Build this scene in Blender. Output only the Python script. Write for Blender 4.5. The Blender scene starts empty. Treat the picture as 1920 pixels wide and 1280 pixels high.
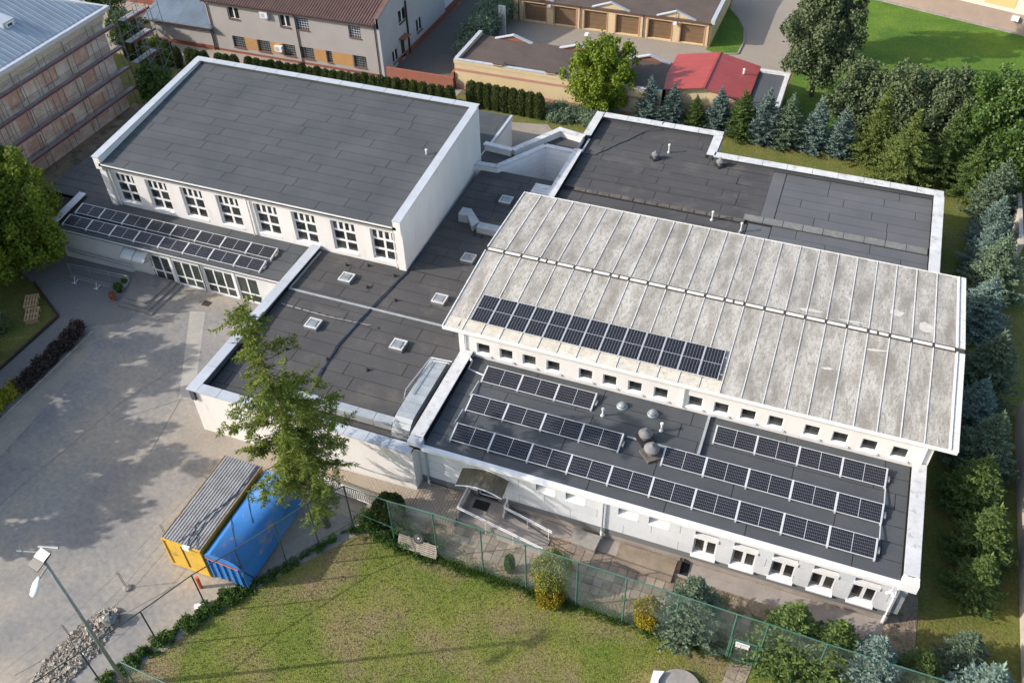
import bpy, math, random
import numpy as np
from mathutils import Vector, Matrix, noise as mn

# ---------------------------------------------------------------- camera, world, sun, exposure
scene = bpy.context.scene
COL = scene.collection
R = math.radians
CAM_H = 42.5
yaw, pit, rol = R(-21.97), R(43.3), R(-1.72)
_f = Vector((math.sin(yaw)*math.cos(pit), math.cos(yaw)*math.cos(pit), -math.sin(pit)))
_r = Vector((math.cos(yaw), -math.sin(yaw), 0.0))
_u = _r.cross(_f)
_r2 = math.cos(rol)*_r + math.sin(rol)*_u
_u2 = -math.sin(rol)*_r + math.cos(rol)*_u
cam_data = bpy.data.cameras.new('camera')
cam_data.sensor_width = 36.0
cam_data.lens = 36.0*1705.0/1920.0
cam_data.clip_end = 2000.0
cam = bpy.data.objects.new('camera', cam_data)
COL.objects.link(cam)
m3 = Matrix((_r2, _u2, -_f)).transposed()
cam.matrix_world = Matrix.Translation((0, 0, CAM_H)) @ m3.to_4x4()
scene.camera = cam

SUN_AZ, SUN_EL = 243.0, 28.5
world = bpy.data.worlds.new('World')
scene.world = world
world.use_nodes = True
wn = world.node_tree
wn.nodes.clear()
sky = wn.nodes.new('ShaderNodeTexSky')
sky.sky_type = 'NISHITA'
sky.sun_disc = False
sky.sun_elevation = R(SUN_EL)
sky.sun_rotation = R(SUN_AZ)
sky.air_density = 1.2
sky.dust_density = 2.5
bgn = wn.nodes.new('ShaderNodeBackground')
bgn.inputs['Strength'].default_value = 0.15
wo = wn.nodes.new('ShaderNodeOutputWorld')
wn.links.new(sky.outputs[0], bgn.inputs[0])
wn.links.new(bgn.outputs[0], wo.inputs[0])
sd = bpy.data.lights.new('sun', 'SUN')
sd.energy = 3.3
sd.angle = R(0.6)
sd.color = (1.0, 0.93, 0.84)
sun = bpy.data.objects.new('sun', sd)
COL.objects.link(sun)
to_sun = Vector((math.sin(R(SUN_AZ))*math.cos(R(SUN_EL)), math.cos(R(SUN_AZ))*math.cos(R(SUN_EL)), math.sin(R(SUN_EL))))
sun.rotation_euler = to_sun.to_track_quat('Z', 'Y').to_euler()
sun.location = (-60, -30, 60)
scene.view_settings.view_transform = 'Standard'
scene.view_settings.look = 'None'
scene.view_settings.gamma = 1.0
scene.view_settings.use_curve_mapping = False
scene.view_settings.exposure = 0.62

# ---------------------------------------------------------------- helpers
OFF = {}

class MB:
    """collects faces and links them as one mesh object"""
    def __init__(s):
        s.v = []; s.f = []; s.mi = []; s.cm = 0
    def quad(s, a, b, c, d):
        n = len(s.v); s.v += [tuple(a), tuple(b), tuple(c), tuple(d)]; s.f.append((n, n+1, n+2, n+3)); s.mi.append(s.cm); return s
    def tri(s, a, b, c):
        n = len(s.v); s.v += [tuple(a), tuple(b), tuple(c)]; s.f.append((n, n+1, n+2)); s.mi.append(s.cm); return s
    def hexa(s, p):
        n = len(s.v); s.v += [tuple(q) for q in p]
        for q in ((3, 2, 1, 0), (4, 5, 6, 7), (0, 1, 5, 4), (1, 2, 6, 5), (2, 3, 7, 6), (3, 0, 4, 7)):
            s.f.append(tuple(n+i for i in q)); s.mi.append(s.cm)
        return s
    def box(s, x0, y0, z0, x1, y1, z1):
        return s.hexa([(x0, y0, z0), (x1, y0, z0), (x1, y1, z0), (x0, y1, z0), (x0, y0, z1), (x1, y0, z1), (x1, y1, z1), (x0, y1, z1)])
    def obox(s, c, ax, hx, hy, z0, z1):
        a = R(ax); ux, uy = math.cos(a), math.sin(a)
        P = [(c[0]+i*hx*ux-j*hy*uy, c[1]+i*hx*uy+j*hy*ux) for i, j in ((-1, -1), (1, -1), (1, 1), (-1, 1))]
        return s.hexa([(p[0], p[1], z0) for p in P]+[(p[0], p[1], z1) for p in P])
    def prism(s, pts, z0, z1):
        n = len(s.v); k = len(pts)
        za = z0 if hasattr(z0, '__len__') else [z0]*k
        zb = z1 if hasattr(z1, '__len__') else [z1]*k
        s.v += [(p[0], p[1], z) for p, z in zip(pts, za)]+[(p[0], p[1], z) for p, z in zip(pts, zb)]
        s.f.append(tuple(n+i for i in reversed(range(k)))); s.mi.append(s.cm)
        s.f.append(tuple(n+k+i for i in range(k))); s.mi.append(s.cm)
        for i in range(k):
            j = (i+1) % k
            s.f.append((n+i, n+j, n+k+j, n+k+i)); s.mi.append(s.cm)
        return s
    def tube(s, p0, p1, r, n=6, r1=None):
        p0 = Vector(p0); p1 = Vector(p1); r1 = r if r1 is None else r1
        d = (p1-p0)
        if d.length < 1e-6: return s
        d.normalize()
        a = d.orthogonal().normalized(); b = d.cross(a)
        k = len(s.v)
        for p, rr in ((p0, r), (p1, r1)):
            for i in range(n):
                t = 2*math.pi*i/n
                s.v.append(tuple(p+(a*math.cos(t)+b*math.sin(t))*rr))
        for i in range(n):
            j = (i+1) % n
            s.f.append((k+i, k+j, k+n+j, k+n+i)); s.mi.append(s.cm)
        s.f.append(tuple(k+i for i in reversed(range(n)))); s.mi.append(s.cm)
        s.f.append(tuple(k+n+i for i in range(n))); s.mi.append(s.cm)
        return s
    def path(s, pts, r, n=6):
        for a, b in zip(pts[:-1], pts[1:]): s.tube(a, b, r, n)
        return s
    def lathe(s, cx, cy, prof, n=16):
        k = len(s.v)
        for r, z in prof:
            for i in range(n):
                t = 2*math.pi*i/n
                s.v.append((cx+r*math.cos(t), cy+r*math.sin(t), z))
        for q in range(len(prof)-1):
            for i in range(n):
                j = (i+1) % n
                s.f.append((k+q*n+i, k+q*n+j, k+(q+1)*n+j, k+(q+1)*n+i)); s.mi.append(s.cm)
        s.f.append(tuple(k+i for i in reversed(range(n)))); s.mi.append(s.cm)
        s.f.append(tuple(k+(len(prof)-1)*n+i for i in range(n))); s.mi.append(s.cm)
        return s
    def mesh(s, name, mats, off=(0, 0, 0), smooth=False):
        me = bpy.data.meshes.new(name)
        v = s.v if off == (0, 0, 0) else [(p[0]-off[0], p[1]-off[1], p[2]-off[2]) for p in s.v]
        me.from_pydata(v, [], s.f)
        if not isinstance(mats, (list, tuple)): mats = [mats]
        for m in mats: me.materials.append(m)
        if len(mats) > 1: me.polygons.foreach_set('material_index', s.mi)
        if smooth: me.polygons.foreach_set('use_smooth', [True]*len(me.polygons))
        me.update()
        return me
    def build(s, name, mats, parent=None, smooth=False, loc=None):
        off = (0, 0, 0)
        if parent is not None: off = OFF[parent.name]
        elif loc is not None: off = tuple(loc)
        o = bpy.data.objects.new(name, s.mesh(name, mats, off, smooth))
        COL.objects.link(o)
        if parent is not None:
            o.parent = parent; OFF[o.name] = off
        else:
            o.location = off; OFF[o.name] = off
        return o

def tag(o, label=None, cat=None, group=None, kind=None):
    if label: o['label'] = label
    if cat: o['category'] = cat
    if group: o['group'] = group
    if kind: o['kind'] = kind
    return o

def thing(name, label, cat, loc=(0, 0, 0), group=None):
    o = bpy.data.objects.new(name, None)
    o.empty_display_size = 0.3
    COL.objects.link(o); o.location = loc; OFF[o.name] = tuple(loc)
    return tag(o, label, cat, group)

def copy_tree(o, loc=None, rotz=0.0, label=None, group=None, scale=None, parent=None):
    c = o.copy(); COL.objects.link(c)
    if parent is not None: c.parent = parent
    for ch in list(o.children): copy_tree(ch, parent=c)
    if loc is not None:
        c.location = loc; c.rotation_euler = (0, 0, rotz)
        OFF[c.name] = tuple(loc)
    if scale is not None: c.scale = scale
    if label: c['label'] = label
    if group: c['group'] = group
    return c

ORD = ['first', 'second', 'third', 'fourth', 'fifth', 'sixth', 'seventh', 'eighth', 'ninth', 'tenth', 'eleventh', 'twelfth', 'thirteenth', 'fourteenth', 'fifteenth', 'sixteenth', 'seventeenth', 'eighteenth', 'nineteenth', 'twentieth']

# ---------------------------------------------------------------- materials
def mat(name, c1, c2=None, rough=0.85, scale=1.0, detail=6.0, lo=0.35, hi=0.65, bump=0.0, bscale=None, metal=0.0, rand=0.0,
        c3=None, s3=6.0, lo3=0.55, hi3=0.7, stretch=None, spec=0.5, speck=0.0, sscale=20.0, trans=0.0, coord='pos', bdist=0.02):
    m = bpy.data.materials.new(name)
    m.use_nodes = True
    nt = m.node_tree; nt.nodes.clear(); N = nt.nodes.new; L = nt.links.new
    out = N('ShaderNodeOutputMaterial'); bs = N('ShaderNodeBsdfPrincipled')
    bs.inputs['Roughness'].default_value = rough
    bs.inputs['Metallic'].default_value = metal
    if 'Specular IOR Level' in bs.inputs: bs.inputs['Specular IOR Level'].default_value = spec
    if coord == 'pos':
        vec = N('ShaderNodeNewGeometry').outputs['Position']
    else:
        vec = N('ShaderNodeTexCoord').outputs['Object']
    if stretch:
        mp = N('ShaderNodeMapping'); mp.inputs['Scale'].default_value = stretch
        L(vec, mp.inputs['Vector']); vec = mp.outputs[0]
    def nz(sc, det, a, b):
        n = N('ShaderNodeTexNoise'); n.inputs['Scale'].default_value = sc; n.inputs['Detail'].default_value = det
        n.inputs['Roughness'].default_value = 0.6
        L(vec, n.inputs['Vector'])
        r = N('ShaderNodeMapRange'); r.inputs['From Min'].default_value = a; r.inputs['From Max'].default_value = b
        L(n.outputs['Fac'], r.inputs['Value'])
        return r.outputs[0]
    def mix(fac, a, b, mode='MIX'):
        x = N('ShaderNodeMix'); x.data_type = 'RGBA'; x.blend_type = mode
        if isinstance(fac, (int, float)): x.inputs[0].default_value = fac
        else: L(fac, x.inputs[0])
        for i, q in ((6, a), (7, b)):
            if isinstance(q, tuple): x.inputs[i].default_value = (*q, 1.0)
            else: L(q, x.inputs[i])
        return x.outputs[2]
    col = tuple(c1)
    if c2: col = mix(nz(scale, detail, lo, hi), tuple(c1), tuple(c2))
    if c3: col = mix(nz(s3, 5.0, lo3, hi3), col, tuple(c3))
    if speck > 0:
        g = nz(sscale, 3.0, 0.25, 0.75)
        r = N('ShaderNodeMapRange'); r.inputs['To Min'].default_value = 1-speck; r.inputs['To Max'].default_value = 1+speck
        L(g, r.inputs['Value'])
        x = N('ShaderNodeVectorMath'); x.operation = 'SCALE'
        if isinstance(col, tuple):
            x.inputs[0].default_value = col
        else: L(col, x.inputs[0])
        L(r.outputs[0], x.inputs['Scale']); col = x.outputs[0]
    if rand > 0:
        oi = N('ShaderNodeObjectInfo'); r = N('ShaderNodeMapRange')
        r.inputs['To Min'].default_value = 1-rand; r.inputs['To Max'].default_value = 1+rand
        L(oi.outputs['Random'], r.inputs['Value'])
        x = N('ShaderNodeVectorMath'); x.operation = 'SCALE'
        if isinstance(col, tuple): x.inputs[0].default_value = col
        else: L(col, x.inputs[0])
        L(r.outputs[0], x.inputs['Scale']); col = x.outputs[0]
    if isinstance(col, tuple): bs.inputs['Base Color'].default_value = (*col, 1.0)
    else: L(col, bs.inputs['Base Color'])
    if bump > 0:
        n = N('ShaderNodeTexNoise'); n.inputs['Scale'].default_value = bscale or 12.0; n.inputs['Detail'].default_value = 5.0
        L(vec, n.inputs['Vector'])
        b = N('ShaderNodeBump'); b.inputs['Strength'].default_value = bump; b.inputs['Distance'].default_value = bdist
        L(n.outputs['Fac'], b.inputs['Height']); L(b.outputs[0], bs.inputs['Normal'])
    sh = bs.outputs[0]
    if trans > 0:
        tr = N('ShaderNodeBsdfTranslucent')
        if isinstance(col, tuple): tr.inputs[0].default_value = (*col, 1.0)
        else: L(col, tr.inputs[0])
        ms = N('ShaderNodeMixShader'); ms.inputs[0].default_value = trans
        L(sh, ms.inputs[1]); L(tr.outputs[0], ms.inputs[2]); sh = ms.outputs[0]
    L(sh, out.inputs[0])
    m['nodes_col'] = 1
    return m

def brickmat(name, ca, cb, mortar, bw=0.25, bh=0.075, ms=0.012, rough=0.9, blot=None, rot=(0, 0, 0), axis='xz', blotlo=0.4, blothi=0.65, bscale=0.6):
    """brick pattern in world coordinates; axis picks which two coordinates run along and up the surface"""
    m = bpy.data.materials.new(name); m.use_nodes = True
    nt = m.node_tree; nt.nodes.clear(); N = nt.nodes.new; L = nt.links.new
    out = N('ShaderNodeOutputMaterial'); bs = N('ShaderNodeBsdfPrincipled'); bs.inputs['Roughness'].default_value = rough
    g = N('ShaderNodeNewGeometry'); sp = N('ShaderNodeSeparateXYZ'); cb_ = N('ShaderNodeCombineXYZ')
    L(g.outputs['Position'], sp.inputs[0])
    if axis == 'wall':      # along = x + y so that any wall direction gets courses
        ad = N('ShaderNodeMath'); ad.operation = 'ADD'; L(sp.outputs[0], ad.inputs[0]); L(sp.outputs[1], ad.inputs[1])
        L(ad.outputs[0], cb_.inputs[0]); L(sp.outputs[2], cb_.inputs[1])
    else:
        L(sp.outputs[0], cb_.inputs[0]); L(sp.outputs[1], cb_.inputs[1])
    mp = N('ShaderNodeMapping'); mp.inputs['Rotation'].default_value = rot; L(cb_.outputs[0], mp.inputs[0])
    b = N('ShaderNodeTexBrick'); b.inputs['Scale'].default_value = 1.0
    b.inputs['Color1'].default_value = (*ca, 1); b.inputs['Color2'].default_value = (*cb, 1); b.inputs['Mortar'].default_value = (*mortar, 1)
    b.inputs['Brick Width'].default_value = bw; b.inputs['Row Height'].default_value = bh; b.inputs['Mortar Size'].default_value = ms
    L(mp.outputs[0], b.inputs['Vector'])
    col = b.outputs['Color']
    n = N('ShaderNodeTexNoise'); n.inputs['Scale'].default_value = bscale; n.inputs['Detail'].default_value = 7; L(g.outputs['Position'], n.inputs['Vector'])
    r = N('ShaderNodeMapRange'); r.inputs['From Min'].default_value = blotlo; r.inputs['From Max'].default_value = blothi; L(n.outputs['Fac'], r.inputs['Value'])
    x = N('ShaderNodeMix'); x.data_type = 'RGBA'; L(r.outputs[0], x.inputs[0]); L(col, x.inputs[6])
    x.inputs[7].default_value = (*(blot or ca), 1)
    L(x.outputs[2], bs.inputs['Base Color'])
    bp = N('ShaderNodeBump'); bp.inputs['Strength'].default_value = 0.5; bp.inputs['Distance'].default_value = 0.01
    L(b.outputs['Fac'], bp.inputs['Height']); bp.invert = True; L(bp.outputs[0], bs.inputs['Normal'])
    L(bs.outputs[0], out.inputs[0])
    return m

M = {}
M['felt'] = mat('roofing_felt', (0.062, 0.070, 0.078), (0.082, 0.089, 0.097), scale=0.35, rough=0.9, rand=0.045, speck=0.16, sscale=16, bump=0.3, bscale=60)
M['felt_warm'] = mat('roofing_felt_warm', (0.060, 0.060, 0.063), (0.078, 0.076, 0.077), scale=0.3, rough=0.92, rand=0.05, speck=0.2, sscale=14, bump=0.3, bscale=60, c3=(0.135, 0.122, 0.11), s3=0.5, lo3=0.54, hi3=0.82)
M['felt_new'] = mat('roofing_felt_grey', (0.098, 0.104, 0.114), (0.12, 0.124, 0.132), scale=0.4, rough=0.9, rand=0.04, speck=0.12, sscale=16)
M['joint'] = mat('felt_joint', (0.012, 0.012, 0.013), rough=0.95)
M['tar'] = mat('tar_seam', (0.02, 0.02, 0.021), (0.04, 0.038, 0.036), rough=0.6, scale=4)
M['silt'] = mat('roof_silt', (0.16, 0.135, 0.11), (0.08, 0.072, 0.066), rough=0.95, scale=1.6, speck=0.3, sscale=9)
M['plaster'] = mat('plaster_cream', (0.76, 0.735, 0.715), (0.71, 0.685, 0.665), rough=0.9, scale=0.9, bump=0.15, bscale=40, speck=0.04, stretch=(1, 1, .22), c3=(0.55, 0.53, 0.505), s3=2.2, lo3=.6, hi3=.85)
M['plaster_d'] = mat('plaster_rough', (0.60, 0.60, 0.61), (0.54, 0.54, 0.55), rough=0.92, scale=0.7, speck=0.06)
M['clad'] = mat('facade_panel', (0.66, 0.68, 0.71), (0.60, 0.62, 0.65), rough=0.75, scale=1.2, rand=0.05, speck=0.03, stretch=(1, 1, .25), c3=(0.52, 0.53, 0.54), s3=2.5, lo3=.6, hi3=.85)
M['clad_joint'] = mat('facade_joint', (0.16, 0.165, 0.17), rough=0.9)
M['white'] = mat('white_paint', (0.80, 0.80, 0.81), (0.74, 0.74, 0.75), rough=0.5, scale=2.0, speck=0.03)
M['coping'] = mat('coping_sheet', (0.49, 0.52, 0.57), (0.43, 0.46, 0.51), rough=0.45, scale=0.9, rand=0.05, c3=(0.40, 0.40, 0.40), s3=1.3, lo3=0.6, hi3=0.85)
M['coping_w'] = mat('coping_weathered', (0.66, 0.66, 0.67), (0.54, 0.54, 0.54), rough=0.6, scale=1.2, rand=0.04, c3=(0.30, 0.29, 0.27), s3=2.4, lo3=0.58, hi3=0.74, speck=0.1, sscale=12)
M['galv'] = mat('galvanised_steel', (0.50, 0.53, 0.55), (0.40, 0.43, 0.45), rough=0.45, metal=0.3, scale=2.2, rand=0.06)
M['galv_d'] = mat('steel_dull', (0.30, 0.32, 0.34), (0.22, 0.24, 0.26), rough=0.5, metal=0.6, scale=3)
M['glass'] = mat('window_glass', (0.018, 0.021, 0.022), (0.05, 0.052, 0.048), rough=0.08, scale=0.9, lo=0.45, hi=0.6, spec=0.6)
M['glass_g'] = mat('window_glass_green', (0.03, 0.042, 0.036), (0.075, 0.085, 0.075), rough=0.1, scale=0.7, lo=0.4, hi=0.62, spec=0.6)
M['concrete'] = mat('concrete', (0.34, 0.32, 0.29), (0.24, 0.225, 0.205), rough=0.95, scale=2.0, speck=0.18, sscale=22)
M['concrete_d'] = mat('concrete_plinth', (0.36, 0.32, 0.29), (0.27, 0.24, 0.22), rough=0.95, scale=1.0, speck=0.12)
M['frame_al'] = mat('panel_frame', (0.66, 0.67, 0.68), rough=0.4, metal=0.3)
M['cell'] = mat('solar_cell', (0.007, 0.008, 0.013), (0.012, 0.013, 0.020), rough=0.32, scale=0.8, spec=0.3)
M['backsheet'] = mat('panel_backsheet', (0.27, 0.28, 0.31), rough=0.4)
M['cell_eh'] = M['cell']
M['dome'] = mat('skylight_dome', (0.20, 0.23, 0.25), (0.30, 0.33, 0.35), rough=0.2, scale=2.5)
M['rubber'] = mat('black_rubber', (0.02, 0.02, 0.02), rough=0.7)
M['cable'] = mat('blue_cable', (0.022, 0.04, 0.085), rough=0.5)
M['polyc'] = mat('polycarbonate_brown', (0.22, 0.20, 0.14), (0.15, 0.135, 0.10), rough=0.3, scale=1.6, trans=0.35, stretch=(6, 0.6, 1), c3=(0.3, 0.28, 0.2), s3=2)
M['polyw'] = mat('polycarbonate_clear', (0.60, 0.66, 0.70), (0.5, 0.56, 0.6), rough=0.2, scale=2, trans=0.4)
M['slab_moss'] = None
M['moss'] = mat('fibre_slab_lichen', (0.50, 0.475, 0.435), (0.27, 0.25, 0.22), rough=0.95, scale=0.9, detail=12, lo=0.38, hi=0.64, rand=0.06, c3=(0.24, 0.22, 0.185), s3=6.0, lo3=0.47, hi3=0.72, speck=0.45, sscale=26, bump=0.5, bscale=22, stretch=(1.5, 0.42, 1.0))
M['moss_pale'] = mat('fibre_slab_pale', (0.66, 0.62, 0.53), (0.55, 0.50, 0.42), rough=0.95, scale=1.8, rand=0.05, c3=(0.34, 0.31, 0.26), s3=6, lo3=0.55, hi3=0.75, speck=0.14, sscale=24)
M['batten'] = mat('batten_cover', (0.78, 0.77, 0.75), (0.58, 0.57, 0.54), rough=0.85, scale=5)
M['grass'] = mat('lawn_grass', (0.115, 0.155, 0.018), (0.185, 0.185, 0.038), rough=0.95, scale=0.32, detail=8, lo=0.36, hi=0.62, c3=(0.215, 0.165, 0.085), s3=0.33, lo3=0.46, hi3=0.68, speck=0.36, sscale=8.0, bump=0.8, bscale=14, bdist=0.08)
M['grass_far'] = mat('lush_grass', (0.045, 0.13, 0.006), (0.11, 0.19, 0.012), rough=0.95, scale=0.25, lo=0.35, hi=0.65, speck=0.3, sscale=4, bump=0.8, bscale=6, bdist=0.1)
M['grass_back'] = mat('dry_grass', (0.10, 0.13, 0.018), (0.17, 0.15, 0.04), rough=0.95, scale=0.5, speck=0.35, sscale=6, bump=0.8, bscale=8, bdist=0.1)
M['earth'] = mat('bare_earth', (0.34, 0.265, 0.185), (0.22, 0.17, 0.12), rough=0.98, scale=0.9, lo=0.35, hi=0.6, c3=(0.10, 0.105, 0.04), s3=0.8, lo3=0.52, hi3=0.66, speck=0.3, sscale=7, bump=1.0, bscale=8, bdist=0.1)
M['yard'] = mat('yard_asphalt', (0.215, 0.21, 0.205), (0.285, 0.27, 0.248), rough=0.95, scale=0.22, detail=12, lo=0.4, hi=0.62, c3=(0.37, 0.32, 0.255), s3=0.17, lo3=0.44, hi3=0.66, speck=0.20, sscale=3.5, bump=0.25, bscale=40)
M['yard_dust'] = mat('dusty_concrete', (0.35, 0.305, 0.25), (0.27, 0.24, 0.205), rough=0.95, scale=0.5, detail=8, speck=0.14, sscale=6)
M['strip'] = mat('concrete_strip', (0.41, 0.385, 0.34), (0.34, 0.32, 0.285), rough=0.95, scale=0.9, speck=0.12, sscale=9)
M['pavers'] = brickmat('block_paving', (0.215, 0.205, 0.195), (0.26, 0.245, 0.225), (0.10, 0.095, 0.09), bw=0.20, bh=0.10, ms=0.008, axis='xy', blot=(0.20, 0.19, 0.18))
M['pavers_tan'] = brickmat('tan_block_paving', (0.42, 0.35, 0.27), (0.35, 0.285, 0.22), (0.17, 0.14, 0.11), bw=0.28, bh=0.16, ms=0.018, axis='xy', rot=(0, 0, R(90)), blot=(0.34, 0.29, 0.23))
M['court'] = brickmat('court_paving', (0.33, 0.285, 0.235), (0.38, 0.33, 0.27), (0.20, 0.17, 0.145), bw=0.3, bh=0.15, ms=0.015, axis='xy', blot=(0.30, 0.26, 0.215), bscale=0.25)
M['court_dark'] = brickmat('alley_paving', (0.13, 0.115, 0.10), (0.16, 0.14, 0.12), (0.08, 0.075, 0.07), bw=0.3, bh=0.15, ms=0.015, axis='xy', rot=(0, 0, R(20)))
M['slab'] = mat('paving_slab', (0.30, 0.245, 0.19), (0.22, 0.18, 0.145), rough=0.95, scale=1.5, rand=0.30, speck=0.14, sscale=14)
M['brick_red'] = brickmat('red_brick', (0.33, 0.10, 0.06), (0.26, 0.075, 0.045), (0.30, 0.16, 0.12), axis='wall', blot=(0.32, 0.11, 0.07))
M['brick_yel'] = brickmat('yellow_brick', (0.70, 0.54, 0.30), (0.62, 0.46, 0.25), (0.56, 0.48, 0.36), axis='wall', blot=(0.68, 0.52, 0.30))
M['brick_org'] = brickmat('orange_brick', (0.52, 0.28, 0.10), (0.44, 0.22, 0.07), (0.36, 0.24, 0.13), axis='wall', blot=(0.50, 0.27, 0.10))
M['brick_pink'] = mat('pink_render', (0.48, 0.25, 0.19), (0.42, 0.21, 0.16), rough=0.9, scale=1.5)
M['brick_old'] = brickmat('old_peeled_brick', (0.50, 0.35, 0.28), (0.42, 0.27, 0.21), (0.52, 0.47, 0.43), axis='wall', blot=(0.56, 0.50, 0.45), blotlo=0.42, blothi=0.6, bscale=1.1)
M['brick_old2'] = brickmat('old_bare_brick', (0.50, 0.28, 0.19), (0.42, 0.21, 0.14), (0.46, 0.39, 0.34), axis='wall', blot=(0.54, 0.42, 0.35), blotlo=0.5, blothi=0.7, bscale=1.6)
M['old_plaster'] = mat('old_plaster', (0.52, 0.45, 0.36), (0.42, 0.36, 0.29), rough=0.95, scale=1.2, stretch=(1, 1, 5), speck=0.1)
M['house'] = mat('grey_render', (0.38, 0.355, 0.34), (0.35, 0.325, 0.31), rough=0.92, scale=0.6, speck=0.05)
M['house_b'] = mat('blue_grey_render', (0.42, 0.43, 0.44), (0.38, 0.39, 0.40), rough=0.92, scale=0.6, speck=0.05)
M['roof_brown'] = mat('brown_metal_roof', (0.16, 0.095, 0.08), (0.12, 0.07, 0.06), rough=0.55, scale=1.5, spec=0.4)
M['roof_grey'] = mat('grey_metal_roof', (0.42, 0.48, 0.54), (0.34, 0.39, 0.44), rough=0.42, metal=0.25, scale=0.6, rand=0.04)
M['roof_red'] = mat('red_metal_roof', (0.39, 0.065, 0.055), (0.33, 0.055, 0.048), rough=0.45, scale=0.8)
M['roof_felt_br'] = mat('brown_felt', (0.115, 0.085, 0.072), (0.085, 0.065, 0.056), rough=0.9, scale=0.5, speck=0.2, sscale=10)
M['plinth_red'] = mat('red_plinth', (0.27, 0.085, 0.055), (0.22, 0.07, 0.05), rough=0.9)
M['brown'] = mat('brown_steel', (0.06, 0.035, 0.028), rough=0.5)
M['door_brown'] = mat('garage_door_brown', (0.20, 0.125, 0.07), (0.17, 0.105, 0.058), rough=0.6, scale=2, rand=0.08)
M['green_steel'] = mat('green_fence_steel', (0.06, 0.17, 0.13), (0.05, 0.13, 0.10), rough=0.5, scale=3)
M['green_dark'] = mat('dark_green_steel', (0.035, 0.055, 0.05), rough=0.6)
M['grey_steel'] = mat('grey_steel', (0.30, 0.33, 0.34), (0.24, 0.27, 0.28), rough=0.5, metal=0.3, scale=4)
M['scaf'] = mat('scaffold_tube', (0.20, 0.23, 0.26), (0.13, 0.15, 0.17), rough=0.5, metal=0.4, scale=4)
M['deck'] = mat('scaffold_deck', (0.36, 0.37, 0.38), (0.27, 0.27, 0.27), rough=0.8, scale=2, rand=0.1)
M['toe'] = mat('red_toe_board', (0.19, 0.035, 0.035), (0.14, 0.028, 0.028), rough=0.7, scale=2)
M['yellow'] = mat('yellow_container_paint', (0.66, 0.42, 0.06), (0.58, 0.36, 0.05), rough=0.6, scale=1.2, c3=(0.34, 0.19, 0.07), s3=2.4, lo3=0.58, hi3=0.72)
M['blue'] = mat('blue_skip_paint', (0.03, 0.17, 0.47), (0.035, 0.20, 0.52), rough=0.62, scale=1.0, c3=(0.30, 0.24, 0.22), s3=1.1, lo3=0.57, hi3=0.72, speck=0.05)
M['zinc'] = mat('zinc_corrugated', (0.46, 0.45, 0.44), (0.36, 0.345, 0.33), rough=0.5, metal=0.35, scale=1.5, c3=(0.28, 0.20, 0.14), s3=2.2, lo3=0.62, hi3=0.75)
M['wood'] = mat('pallet_wood', (0.56, 0.38, 0.21), (0.44, 0.29, 0.16), rough=0.9, scale=4, rand=0.15)
M['wood_grey'] = mat('weathered_wood', (0.33, 0.29, 0.25), (0.24, 0.21, 0.18), rough=0.9, scale=4, rand=0.15)
M['orange'] = mat('orange_red_plastic', (0.55, 0.10, 0.04), rough=0.5)
M['pink'] = mat('pink_render_house', (0.52, 0.35, 0.33), (0.48, 0.32, 0.30), rough=0.9)
M['wall_tr'] = mat('taupe_plinth', (0.36, 0.275, 0.235), (0.32, 0.245, 0.21), rough=0.95, scale=0.8, speck=0.08, sscale=8)
M['cream'] = mat('cream_render', (0.66, 0.60, 0.52), rough=0.9)
M['car'] = mat('car_paint_bronze', (0.24, 0.17, 0.13), rough=0.3, metal=0.5)
M['terracotta'] = mat('terracotta', (0.30, 0.11, 0.06), rough=0.8)
M['pit_shade'] = mat('painted_pit_shade', (0.02, 0.02, 0.02), rough=0.9)

M['joint_y'] = mat('yard_joint', (0.16, 0.155, 0.148), (0.215, 0.205, 0.195), rough=.95, scale=1.5)
# ---------------------------------------------------------------- the ground
def sheet(name, pts, z, m, kind='structure'):
    b = MB(); n = len(pts)
    b.v = [(p[0], p[1], z) for p in pts]; b.f = [tuple(range(n))]; b.mi = [0]
    return tag(b.build(name, m), kind=kind)

sheet('ground', [(-700, -500), (700, -500), (700, 900), (-700, 900)], -0.03, M['grass_back'])
sheet('yard', [(-62, -20), (-28, -20), (-28, 8), (-17.3, 24.6), (-17.3, 28.4), (-28, 39.9), (-60, 39.9), (-60, 20)], 0.0, M['yard'])
sheet('block_paving', [(-58, 20), (-46.4, 20), (-46.4, 32.9), (-43.2, 34.6), (-43.2, 39.8), (-62, 39.8), (-62, 22)], 0.006, M['pavers'])
sheet('concrete_strip', [(-35.25, 29.6), (-34.3, 29.9), (-38.6, 37.4), (-39.7, 37.1)], 0.006, M['strip'])
sheet('wall_apron', [(-33.6, 26.3), (-30, 26.0), (-17.6, 24.9), (-17.4, 28.4), (-32.2, 28.4), (-33.6, 28.6)], 0.009, M['yard_dust'])
sheet('earth_strip', [(-17.6, 24.9), (-2, 24.2), (9.7, 26.6), (9.7, 28.9), (-17.5, 29.2)], 0.002, M['earth'])
sheet('earth_strip', [(8.3, 26.8), (9.9, 27.0), (9.9, 37.0), (8.3, 37.0)], 0.0, M['earth'])
sheet('dusty_strip', [(-44.8, 19.5), (-42.6, 19.8), (-43.0, 26.0), (-43.6, 31.5), (-44.8, 32.6)], 0.004, M['yard_dust'])
sheet('earth_band', [(-17.5, 28.0), (8.3, 27.6), (8.3, 28.75), (-17.5, 28.75)], 0.007, M['concrete_d'])
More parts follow.
